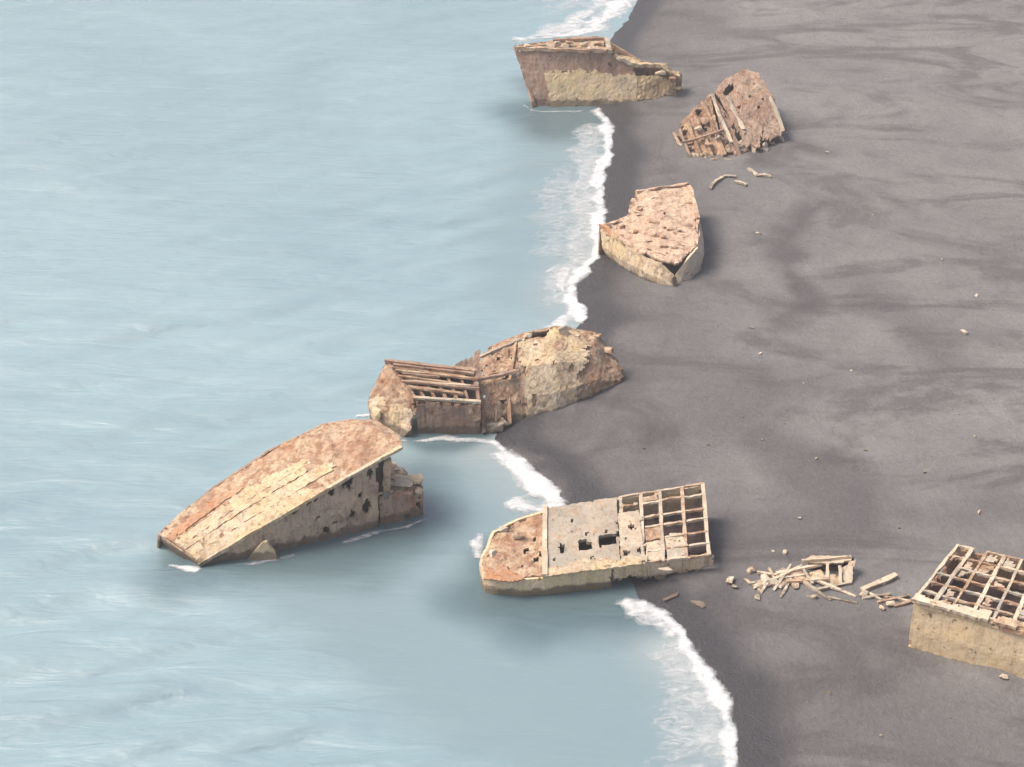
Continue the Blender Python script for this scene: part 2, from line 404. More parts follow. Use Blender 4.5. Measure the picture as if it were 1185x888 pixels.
wet = wet * (1 - .85 * blob([(-0.28, -17.86), (3.22, -21.15), (5.12, -25.16), (5.27, -28.09)], 1.6, 1.2, 4))
ash0 = .55 * smooth01(1 - (D + 6 * vnoise(X, Y, .05, 55, 3)) / 30) * (D < 60)
for q, (d0, wd, am) in enumerate(((6.0, .5, .35), (9.5, .7, .3), (14.5, .9, .28), (22, 1.1, .22))):
    ash0 = np.maximum(ash0, ash0 * .7 + am * np.exp(-((D - d0 + (2.2 + .15 * d0) * vnoise(X, Y, .06, 56 + q, 4)) / wd) ** 2) * np.clip(.5 + 1.2 * vnoise(X, Y, .05, 66 + q, 2), 0, 1))
ash = np.maximum(ash0, .75 * blob([(48.26, 54.93), (41.65, 40.65), (41.68, 30.32), (43.77, 21.95), (38.09, 16.6)], 3.2, 1.4, 5))
ash = np.maximum(ash, .7 * blob([(10.74, -18.47), (14.41, -11.0), (18.72, -14.25), (16.24, -18.47)], 3.8, 1.4, 6))
ash = np.maximum(ash, .6 * blob([(23.49, -36.01), (31.75, -36.01), (41.33, -34.17), (37.71, -22.57), (31.9, -16.38)], 6.0, 1.4, 7))
ash = np.maximum(ash, .5 * blob([(26.0, -51.49), (26.89, -60.84), (28.72, -72.26), (29.01, -80.14)], 3.0, 1.6, 8))
ash = np.maximum(ash, .45 * blob([(50.93, 27.48), (56.96, 11.43), (59.87, 1.57)], 5.0, 1.6, 9))
ash = np.maximum(ash, .45 * blob([(24.87, 6.42), (32.74, 1.57), (35.71, -3.13)], 4.0, 1.6, 10))
ash = np.maximum(ash, .5 * blob([(32.8, -51.49), (40.05, -54.69), (42.52, -62.33)], 4.0, 1.6, 11))
ash = np.maximum(ash, .45 * blob([(26.23, -66.69), (36.07, -73.61), (45.88, -77.57)], 11.0, 1.5, 13))
ash = np.maximum(ash, .4 * blob([(22.36, 21.95), (25.07, 8.9), (27.16, -7.68)], 8.0, 1.5, 14))
ash = np.maximum(ash, .35 * blob([(43.59, -26.55), (48.61, -34.17), (61.51, -32.31)], 4.0, 1.6, 15))
ash = np.maximum(ash, .6 * blob([(46.89, 83.5), (52.85, 77.8)], 3.0, 1.6, 12))
beach = grid_obj('beach_sand', xs, ys, beach_z(X, Y, D), sand_material(), {'wet': wet, 'ash': ash}); tag(beach, kind='structure')

# sea sheet
xs = axis(-122, 42, .5, -5000, 300); ys = axis(-86, 178, .5, -2600, 3500)
X, Y = np.meshgrid(xs, ys, indexing='ij')
def calm_field(X, Y):
    c = smooth01(1 - (seg_dist(X, Y, [(-15.54, -39.96), (0.71, -59.57), (11.72, -65.46), (-3.48, -26.97), (16.24, -79.01)]) - 12) / 9)
    return np.maximum(c, .75 * smooth01(1 - (seg_dist(X, Y, [(10.31, 89.82), (6.65, 57.1), (3.55, 29.44)]) - 5) / 10))
calm = calm_field(X, Y)
def sea_z(X, Y, calm):
    w = np.zeros_like(X)
    rng = np.random.RandomState(4)
    for k in range(26):
        lam = rng.uniform(3.2, 13); th = math.radians(101 + rng.normal(0, 11)); ph = rng.uniform(0, 6.28)
        w += lam * .008 * np.sin((X * math.cos(th) + Y * math.sin(th)) * 6.283 / lam + ph)
    near = np.clip(1 - (np.hypot(X, Y - 30) - 250) / 300, 0, 1)
    amp = (.55 + .45 * np.clip(.5 + vnoise(X, Y, .02, 66, 3), 0, 1)) * (1 - .88 * calm) * near * (.12 + .88 * smooth01(np.where(inside(X, Y, SEA_POLY), seg_dist(X, Y, SHORE), 0) / 14))
    return w * amp
silt = smooth01(1 - (seg_dist(X, Y, SHORE[5:-5]) - 1) / 9) * (.75 + .35 * vnoise(X, Y, .07, 71, 3))
# shade and dark reflection by the hulls, painted into the water colour
hull_shade = np.zeros_like(X)
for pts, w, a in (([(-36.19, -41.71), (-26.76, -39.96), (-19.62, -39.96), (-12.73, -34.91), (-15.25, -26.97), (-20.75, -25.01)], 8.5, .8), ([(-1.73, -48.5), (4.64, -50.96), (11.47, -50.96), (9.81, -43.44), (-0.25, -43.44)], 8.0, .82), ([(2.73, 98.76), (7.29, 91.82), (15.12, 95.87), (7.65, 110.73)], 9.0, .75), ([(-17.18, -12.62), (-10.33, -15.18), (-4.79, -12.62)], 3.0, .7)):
    hull_shade = np.maximum(hull_shade, a * smooth01(1.25 - (seg_dist(X, Y, pts) + 1.5 * vnoise(X, Y, .12, 81, 3)) / w))
sea = grid_obj('sea', xs, ys, sea_z(X, Y, calm) + .0, water_material(), {'calm': calm, 'silt': np.clip(silt, 0, 1) * (1 - hull_shade), 'hull_shade': hull_shade}); tag(sea, kind='structure')

FOAM = foam_material()
def foam(name, label, strokes, seed, step=.33, crest=.22):
    """strokes: (points, half width, strength)"""
    allp = np.array([p for s in strokes for p in s[0]]); pad = max(s[1] for s in strokes) + 1
    fx = np.arange(allp[:, 0].min() - pad, allp[:, 0].max() + pad, step); fy = np.arange(allp[:, 1].min() - pad, allp[:, 1].max() + pad, step)
    X, Y = np.meshgrid(fx, fy, indexing='ij'); D = shore_sd(X, Y)
    wob = vnoise(X, Y, .3, seed, 4); d = np.zeros_like(X)
    for pts, w, s in strokes:
        d = np.maximum(d, s * smooth01(1.15 - (seg_dist(X, Y, pts) + .45 * w * wob) / w))
    d = d * smooth01((.9 - D - .5 * vnoise(X, Y, .5, seed + 1, 3)) / .5)
    z = np.maximum(sea_z(X, Y, calm_field(X, Y)), beach_z(X, Y, D)) + .05 + crest * d * np.clip(.5 + .8 * vnoise(X, Y, .7, seed + 2, 3), 0, 1.5)
    dc = (d[:-1, :-1] + d[1:, :-1] + d[1:, 1:] + d[:-1, 1:]) / 4
    o = grid_obj(name, fx, fy, z, FOAM, {'foamy': d}, dc > .12)
    tag(o, label, 'sea foam', None, 'stuff')

foam('surf_foam', 'white surf washing ashore behind the farthest wreck', [
    ([(23.32, 166.82), (23.29, 158.98), (20.48, 152.48), (17.01, 145.11)], 4.0, 1.0), ([(19.38, 160.09), (11.75, 144.08), (3.34, 136.98)], 3.5, .75), ([(16.89, 142.03), (9.87, 137.98), (1.96, 135.99)], 2.2, .95), ([(16.16, 171.42), (10.24, 154.63)], 6.0, .42)], 101)
foam('surf_foam', 'long lacy surf line on the beach between the farthest wreck and the rounded bow', [
    ([(15.2, 97.93), (16.86, 93.02), (16.86, 85.89), (16.38, 78.27), (14.93, 71.66), (14.27, 65.97), (14.34, 60.46), (14.4, 55.11), (13.78, 49.92), (13.72, 44.87), (12.67, 38.47), (10.67, 34.04), (9.1, 29.44), (8.6, 24.96), (9.5, 21.14), (9.92, 18.47)], 1.7, 1.0),
    ([(14.59, 89.82), (12.91, 76.41), (11.91, 63.89), (11.47, 50.56), (10.01, 38.17), (7.36, 26.63)], 4.5, .52), ([(9.09, 70.94), (7.35, 57.1), (6.35, 41.18)], 5.0, .38),
    ([(9.0, 21.14), (7.16, 17.94), (5.89, 16.37)], 2.0, .95), ([(7.96, 24.96), (7.17, 29.44), (8.2, 34.62)], .9, .8)], 111)
foam('surf_foam', 'bright white surf running up the cove behind the stranded wreck', [
    ([(-0.5, -18.53), (1.25, -22.01), (3.18, -25.4), (5.06, -28.33)], 2.5, 1.1), ([(-2.51, -15.18), (-1.39, -16.87), (-0.28, -18.95)], .9, 1.0), ([(0.79, -29.86), (3.43, -30.81), (5.03, -29.86)], 1.8, .9),
    ([(-10.9, -14.76), (-8.68, -14.12), (-6.99, -14.76), (-4.75, -14.76), (-2.29, -15.39)], .8, .8)], 121)
foam('surf_foam', 'curved white surf on the beach below the stranded wreck', [
    ([(13.27, -50.15), (15.56, -51.12), (17.38, -53.05), (18.59, -54.95), (19.28, -58.35), (20.5, -61.81), (21.52, -64.89), (22.27, -68.58), (22.55, -72.17), (22.13, -76.43), (20.97, -82.16)], 1.5, 1.0),
    ([(14.37, -51.44), (16.66, -53.68), (17.76, -55.73)], 2.0, .8), ([(18.26, -58.05), (19.66, -64.02), (20.72, -69.7), (20.64, -76.43), (18.84, -84.0)], 4.2, .5), ([(18.62, -71.08), (17.21, -77.73), (16.82, -82.78)], 5.0, .42), ([(19.82, -77.73), (17.98, -79.01)], 3.0, .6)], 131)
foam('foam_patch', 'small white foam at the dipping nose of the capsized bow', [([(-39.91, -42.58), (-38.29, -43.27), (-36.83, -43.62)], .6, 1.0)], 141)
foam('foam_patch', 'small white foam at the rounded end of the stranded wreck', [([(-4.47, -37.82), (-4.11, -40.84), (-3.77, -36.37)], .8, .75)], 151)
foam('foam_patch', 'small white foam behind the capsized bow wreck', [([(-20.24, -9.12), (-18.55, -8.68), (-17.39, -9.12)], .8, .85)], 161)

foam('foam_patch', 'broken line of foam along the waterline of the capsized bow', [([(-32.54, -42.58), (-29.57, -42.06), (-25.69, -40.49)], .35, .55), ([(-19.78, -37.82), (-15.8, -35.65), (-12.74, -34.73), (-10.52, -33.06)], .4, .6)], 171)
foam('foam_patch', 'thin foam along the foot of the slatted block', [([(-18.05, -13.05), (-15.37, -14.76), (-13.12, -15.18), (-10.35, -14.54)], .4, .7)], 181)
foam('foam_patch', 'thin foam along the foot of the farthest hull', [([(2.12, 101.26), (3.67, 98.76), (7.41, 97.93), (12.41, 98.34)], .5, .6)], 191)
# ------------------------------------------------------------------ wreck: capsized bow dipping into the sea
def capsized_bow():
    r = thing('ship_wreck', (-25.41, -32.69, 0), 'large capsized bow section lying in open water, its nose dipping into the sea', 'shipwreck', 'rusted shipwrecks along the black beach')
    ridge = [(-36.49, -42.94, 0.5), (-33.0, -41.69, 2.2), (-29.48, -40.59, 4.0), (-21.56, -37.02, 7.2), (-15.56, -34.21, 9.5), (-13.05, -32.95, 10.4)]
    far = [(-41.72, -38.92, 2.0), (-39.1, -35.96, 3.2), (-35.92, -32.85, 4.6), (-29.36, -28.73, 7.4), (-23.16, -26.5, 9.6), (-19.79, -26.28, 10.2)]
    def crown(a, b):
        a, b = Vector(a), Vector(b); return [tuple(a), tuple(a.lerp(b, .35) + Vector((0, 0, .5))), tuple(a.lerp(b, .7) + Vector((0, 0, .45))), tuple(b)]
    st = [crown(a, b) for a, b in zip(ridge, far)]
    st.append([(-13.07, -32.56, 10.4), (-13.35, -30.93, 10.6), (-15.92, -27.58, 10.5), (-17.27, -26.28, 10.2)])
    plating = loft('bottom_plating', st, M['ruin'], r, .35, .36, rag=(0, 0, 0, .5), noise=.12, seed=1, pits=2, pit_r=.5)
    # long cream strakes standing proud of the plating
    bands = [(-.01, .155, .60, .16), (.165, .30, .68, .13), (.315, .40, .62, .15), (.412, .60, .66, .12), (.615, .80, .46, .1)]
    A = [np.array(s) for s in st]
    for k, (v0, v1, u1, h) in enumerate(bands):
        pts = []
        for q in range(9):
            u = .004 + (u1 - .004) * q / 8 * 1.0; f = u * 5; i = min(int(f), 4); f -= i
            poly = A[i] * (1 - f) + A[i + 1] * f
            row = []
            for v in (v0, (v0 + v1) / 2, v1):
                g = max(0, min(.999, v)) * 3; j = int(g); g -= j
                p = poly[j] * (1 - g) + poly[j + 1] * g
                row.append((p[0], p[1] - .02, p[2] + h))
            pts.append(row)
        loft('hull_strake', pts, M['cream' if k != 4 else 'orange'], plating, .3, .34, rag=(0, 2.2 if k < 4 else 3.5, .15, .15 if k < 3 else .6), noise=.05, seed=20 + k)
    # stained side wall under the ridge
    bot = [(-36.49, -42.09, -0.6), (-32.96, -41.22, -0.6), (-29.79, -40.52, -0.6), (-21.92, -37.13, -0.6), (-15.79, -34.4, -0.6)]
    wl = [[(a[0], a[1] + .35, a[2] - .12), tuple((Vector(a).lerp(Vector(b), .5) + Vector((0, -.25, 0)))), b] for a, b in zip(ridge[:5], bot)]
    def hp(zx, zy):      # a hole seen at a place on the side, turned into plate fractions
        x = 170 + zx * .287; y = 470 + zy * .287
        u = (x - 231) / (441 - 231)
        yt = 653 + (531 - 653) * u; yb = 657 + (612 - 657) * u
        return u, (y - yt) / max(6, yb - yt)
    holes = []
    for zx, zy, s in ((745, 350, .5), (590, 425, .65), (510, 465, .5), (820, 310, .55), (890, 390, .6), (755, 460, .35), (720, 485, .5), (680, 375, .4), (360, 535, .6), (480, 470, .4), (650, 400, .3), (830, 425, .5), (900, 270, .45), (790, 320, .3), (690, 440, .3), (860, 350, .25)):
        u, v = hp(zx, zy); holes.append(('e', u, v, s / 26, s / 6.5))
    loft('hull_side', wl, M['side'], r, .35, .3, holes=holes, rag=(0, .7, 0, .5), noise=.12, seed=2, hint=(.3, -1, .2))
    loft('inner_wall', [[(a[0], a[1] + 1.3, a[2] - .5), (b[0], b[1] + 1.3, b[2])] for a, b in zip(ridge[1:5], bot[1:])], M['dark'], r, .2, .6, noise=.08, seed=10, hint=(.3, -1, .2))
    # heavy edge strip along the ridge
    for i in range(5):
        beam('ridge_strip', Vector(ridge[i]) + Vector((0, -.05, -.05)), Vector(ridge[i + 1]) + Vector((0, -.05, -.05)), .45, .4, M['cream'], r, 40 + i)
    # nose end and far side going down into the water
    loft('nose_plate', [[ridge[0], (-36.63, -42.05, -1)], [far[0], (-41.92, -37.46, -1)]], M['side'], r, .3, .35, noise=.06, seed=3, hint=(-1, -1, .2))
    fb = [(p[0] - .6, p[1] + .5, -1.0) for p in far]
    loft('far_side', [[a, b] for a, b in zip(far, fb)], M['rust'], r, .3, .5, noise=.08, seed=4, hint=(-1, 1, .2))
    # broken right end: bulkhead set back, post, low block with slabs
    e0 = (-15.79, -34.4, -0.6); e1 = (-15.11, -33.42, 9.0)
    loft('end_bulkhead', [[(e1[0], e1[1] + .8, e1[2]), (e0[0], e0[1] + .6, e0[2])], [(-16.88, -25.98, 9.9), ((-18.51, -26.19, 0)[0], (-18.51, -26.19, 0)[1], -.6)]], M['dark'], r, .3, .4, noise=.1, seed=5, hint=(1, -.2, 0))
    for k, (a, b, w) in enumerate((((-14.69, -33.61, 9.0), (-15.11, -32.62, 4.2), .9), ((-16.18, -28.8, 9.9), (-16.06, -27.28, 4.0), .6))):
        beam('end_post', a, b, w, w, M['side'], r, 50 + k)
    tl = [(-15.86, -33.97, 4.1), (-13.46, -32.46, 4.1), (-10.82, -31.12, 3.6)]; bl = [(-15.8, -34.22, -0.6), (-13.23, -33.48, -0.6), (-10.78, -31.99, -0.6)]
    loft('lower_hull_side', [[a, b] for a, b in zip(tl, bl)], M['mauve'], r, .35, .32, rag=(0, .9, .6, .5), pits=3, pit_r=.4, noise=.12, seed=6, hint=(.3, -1, .2))
    ldeck = loft('lower_deck', [[a, (a[0] - 3.5, a[1] + 5.5, a[2] + .1)] for a in tl], M['pink'], r, .3, .36, rag=(0, .8, .3, .8), noise=.1, seed=7, pits=3)
    loft('lower_end_wall', [[tl[2], bl[2]], [(tl[2][0] - 3.5, tl[2][1] + 5.5, tl[2][2]), (bl[2][0] - 3.5, bl[2][1] + 5.5, -.6)]], M['purp'], r, .3, .4, rag=(0, 0, .6, 0), noise=.1, seed=8, hint=(1, 0, 0))
    for k, (c, s, mm) in enumerate((((-13.16, -31.94, 4.5), (3.6, 2.2, .45), 'bone'), ((-11.76, -30.86, 4.3), (2.2, 2.6, .4), 'sunny'), ((-11.08, -32.38, 3.8), (1.3, 1.6, .5), 'cream'), ((-12.67, -33.75, 4.2), (1.8, .8, .4), 'rust'))):
        chunk('broken_slab', c, s, M[mm], ldeck, 60 + k)
    # triangular fin at the waterline
    a, b, c, d = [Vector(q) for q in ((-31.39, -41.5, -0.4), (-27.43, -41.5, -0.4), (-27.69, -41.24, 0.9), (-28.98, -41.39, 2.6))]
    loft('torn_fin', [[a, a.lerp(d, .5), d], [b, c, d + Vector((.25, -.1, -.1))]], M['sunny'], r, .45, .3, noise=.06, seed=9, hint=(.1, -1, .6))
capsized_bow()

# ------------------------------------------------------------------ wreck: two broken pieces at the water's edge
def broken_block():
    r = thing('ship_wreck', (-10.42, -12.62, 0), 'short broken hull block with slatted sloping deck, standing left of the arched wreck', 'shipwreck', 'rusted shipwrecks along the black beach')
    fl, fr, nr, nl = (-16.63, -7.77, 8.0), (-4.67, -8.8, 6.9), (-3.96, -12.97, 4.4), (-12.51, -13.18, 5.3)
    q = [nl, nr, fr, fl]
    # the slatted deck: long slats lying over cross bearers, gaps between
    for k in (0, 4, 5, 6, 7, 8, 9, 10, 11, 12):
        v = .02 + k * .0808 + (.018, -.015, .0, .022, -.02)[k % 5]; w = (.55, .36, .42, .34)[k % 4]
        u0 = (.0, .06, .0, .10, .03)[k % 5]; u1 = (1, .93, 1, .86, .97, 1, .9)[k % 7]
        if k in (4, 8): u1 = (.78, .55)[k == 8]
        beam('deck_slat', bil(q, u0, v, (.0, .1, -.12, .05)[k % 4]), bil(q, u1, v + (.02, -.025, .01)[k % 3], (.05, -.15, .08)[k % 3]), w, .3, M[('pale', 'pink', 'mauve', 'rust', 'pink', 'mauve', 'pale', 'rust', 'mauve', 'pink', 'rust', 'mauve', 'mauve')[k]], r, k, 6, .05)
    for k in range(7):
        u = .04 + k * .155
        beam('deck_bearer', bil(q, u, -.02, -.45), bil(q, u, 1.0, -.45), .32, .5, M['rust'], r, 20 + k, 3, .05)
    loft('under_deck', [[bil(q, u, v, -1.0) for v in (0.02, 1)] for u in (0.02, 1)], M['dark'], r, .25, .4, noise=.1, seed=31, pits=3)
    # broken stubs hanging under the near edge
    for k, (u, L) in enumerate(((.2, .9), (.27, .6), (.34, 1.1), (.45, .9), (.52, 1.2), (.63, .7), (.9, 2.3), (.96, 2.0), (.84, 1.2))):
        p = bil(q, u, 0, -.2); beam('hanging_stub', p, p + Vector((0, -.05, -L)), .55, .3, M['mauve' if k < 6 else 'pink'], r, 40 + k, 2)
    # end plate facing left
    loft('end_plate', [[(-16.38, -8.13, 8.2), (-18.99, -9.32, 2.5), (-18.44, -10.76, -0.6)], [(-15.18, -9.75, 7.7), (-16.58, -11.39, 3.2), (-16.3, -12.5, -0.6)], [(-12.61, -13.35, 5.4), (-12.22, -13.46, 3.0), (-13.76, -13.79, -0.6)]],
         M['ruin'], r, .5, .3, rag=(.2, .7, .5, 0), noise=.2, nscale=.35, seed=32, pits=2, pit_r=.4, hint=(-.7, -.7, .2))
    loft('end_facing', [[(-17.44, -8.8, 5.6), (-18.97, -9.59, 2.4), (-18.3, -11.09, -0.4)], [(-16.01, -10.15, 5.6), (-16.7, -11.22, 3.1), (-16.28, -12.83, -0.4)], [(-13.23, -12.13, 5.2), (-12.45, -13.46, 3.0), (-13.75, -13.9, -0.4)]], M['cream'], r, .6, .3, rag=(.3, .6, 1.8, 0), noise=.15, seed=36, hint=(-.7, -.7, .2))
    # front wall set back under the deck
    loft('front_wall', [[(-12.3, -13.31, 4.6), (-12.21, -13.14, -0.6)], [(-4.07, -12.95, 4.0), (-4.33, -13.14, -0.6)]], M['purp'], r, .3, .36, noise=.15, seed=33, hint=(0, -1, 0))
    loft('back_wall', [[(-16.54, -7.47, 7.7), ((-16.75, -8.23, 0)[0], (-16.75, -8.23, 0)[1] + 1.0, -.6)], [(-5.24, -8.19, 7.2), ((-5.32, -8.23, 0)[0], (-5.33, -7.79, 0)[1] + 1.0, -.6)]], M['rust'], r, .3, .45, noise=.1, seed=34, hint=(0, 1, 0))
    loft('right_wall', [[(-4.07, -12.87, 4.6), (-4.22, -12.93, -0.6)], [(-4.68, -8.24, 7.1), (-4.66, -6.78, -0.6)]], M['purp'], r, .3, .45, noise=.1, seed=35, hint=(1, 0, 0))
    for k, (c, s) in enumerate((((-13.75, -13.43, 0.5), (1.8, 1.6, 2.2)), ((-17.62, -11.47, 2.2), (1.3, 1.2, 1.4)), ((-12.81, -12.8, 3.0), (.9, 1.0, 1.8)))):
        chunk('broken_slab', c, s, M['cream'], r, 80 + k)
broken_block()

def arched_hull():
    r = thing('ship_wreck', (5.52, -3.08, 0.3), 'arched cream hull section with rusty right end, half on the sand mid shoreline', 'shipwreck', 'rusted shipwrecks along the black beach')
    s0 = [(-3.88, -13.09, -0.5), (-4.57, -10.71, 2.8), (-4.71, -7.36, 5.3), (-4.53, -3.75, 6.4), (-3.07, -1.14, 6.4), (-2.07, 1.81, -0.5)]
    s1 = [(1.53, -10.49, -0.5), (1.08, -8.93, 2.8), (0.85, -5.89, 5.9), (0.63, -1.33, 7.3), (1.69, 1.27, 7.2), (2.33, 4.69, -0.5)]
    s2 = [(5.54, -8.79, -0.2), (5.88, -7.19, 2.7), (5.78, -4.73, 5.9), (5.51, 0.17, 7.4), (6.15, 3.05, 7.3), (6.66, 6.11, -0.2)]
    s3 = [(11.07, -4.29, -0.2), (11.25, -3.93, 2.8), (11.29, -1.83, 4.8), (11.0, 0.73, 6.3), (11.46, 3.3, 6.1), (11.92, 5.75, 0)]
    s4 = [(14.21, -1.7, -0.1), (14.98, -1.79, 1.3), (15.23, -1.07, 2.1), (14.93, 0.18, 2.6), (14.53, 1.61, 2.6), (14.23, 3.94, 0.2)]
    torn = loft('torn_end', [s0[:5], s1[:5]], M['ruin'], r, .35, .3, rag=(1.0, .0, 1.6, .6), noise=.25, nscale=.35, seed=41, pits=9, pit_r=.45)
    mid = lambda a, b, t: [tuple(Vector(p).lerp(Vector(q), t)) for p, q in zip(a, b)]
    s25 = mid(s2, s3, .55)
    loft('hull_plating', [s1[:5], s2[:5], s25[:5], s3[:5], s4[:5]], M['ruin'], r, .4, .3, rag=(0, 1.2, .3, .5), noise=.22, nscale=.4, seed=43, pits=9, pit_r=.35, holes=[('e', .52, .42, .035, .06), ('r', .06, .28, .80, .95), ('e', .33, .5, .02, .03)])
    out = lambda s, d: [tuple(Vector(p) + Vector((0, -.30, .16)) * d) for p in s[:5]]
    loft('hull_side', [out(mid(s1, s2, .02), 1), out(s2, 1), out(s25, 1), out(s3, 1)], M['cream'], r, .3, .3, rag=(.9, 3.0, .4, 1.0), noise=.14, nscale=.3, seed=42, pits=5, pit_r=.3,
         holes=[('e', .66, .42, .035, .06), ('r', .08, .36, .78, 1.0), ('e', .16, .2, .03, .05), ('e', .42, .5, .02, .03)])
    loft('back_wall', [[s[4], s[5]] for s in (s0, s1, s2, s3, s4)], M['rust'], r, .3, .45, noise=.1, seed=45, hint=(0, 1, 0))
    loft('inner_bulkhead', [[(s0[1][0] + 1.5, s0[1][1] + 1, -.4), (s0[4][0] + 1.5, s0[5][1] - .5, -.4)], [(s0[2][0] + 1.5, s0[2][1] + 1.2, 5.2), (s0[4][0] + 1.5, s0[4][1], 5.8)]], M['dark'], r, .3, .5, noise=.1, seed=46, hint=(-1, 0, 0))
    # ribs on the torn end and blocks round it
    for k, (a, b, w) in enumerate((((-3.66, -12.94, 0.2), (-4.16, -6.27, 5.2), .4), ((-2.09, -12.19, 0.4), (-2.35, -3.57, 6.3), .35), ((-0.28, -11.43, 0.6), (-0.75, -2.46, 7.0), .4), ((-4.19, -3.57, 6.3), (1.1, -0.98, 7.5), .4), ((-4.81, -8.1, 5.2), (0.85, -6.93, 6.1), .35), ((0.64, -0.8, 7.4), (-0.28, -8.1, 5.2), .4))):
        beam('hull_rib', Vector(a) + Vector((0, -.4, .1)), Vector(b) + Vector((0, -.4, .1)), w, w, M[('rust', 'pink', 'rust', 'pale', 'purp', 'pink')[k]], torn, 90 + k, 5, .1)
    for k, (c, s, mm) in enumerate((((-2.31, -12.3, 0.6), (2.6, 1.8, 1.2), 'bone'), ((-0.96, -11.54, 0.8), (1.6, 1.4, 1.0), 'cream'), ((-4.0, -11.66, 1.0), (1.2, 1.2, 1.6), 'rust'), ((6.92, 0.85, 6.9), (1.5, 1.2, 3.0), 'pale'), ((2.26, 0.05, 7.2), (1.2, 1.0, .9), 'pale'), ((5.54, 1.82, 7.3), (1.0, .8, 1.0), 'rust'), ((-0.29, -1.63, 7.2), (1.2, .9, .9), 'pink'),
                                 ((11.43, 2.5, 6.0), (1.6, 1.2, .8), 'ruin'), ((13.03, 0.92, 4.6), (1.6, 1.2, .9), 'ruin'), ((14.43, -0.54, 2.2), (1.2, 1.2, 1.0), 'ruin'))):
        chunk('broken_slab', c, s, M[mm], r, 110 + k)
    # dark ramp plate reaching back towards the slatted block
    loft('ramp_plate', [[(-7.75, -7.43, 6.9), (-7.52, -7.92, 6.4)], [(-4.2, -2.58, 6.8), (-4.03, -7.75, 5.0)]], M['purp'], r, .3, .36, rag=(.6, 0, .4, .3), noise=.12, seed=47)
arched_hull()

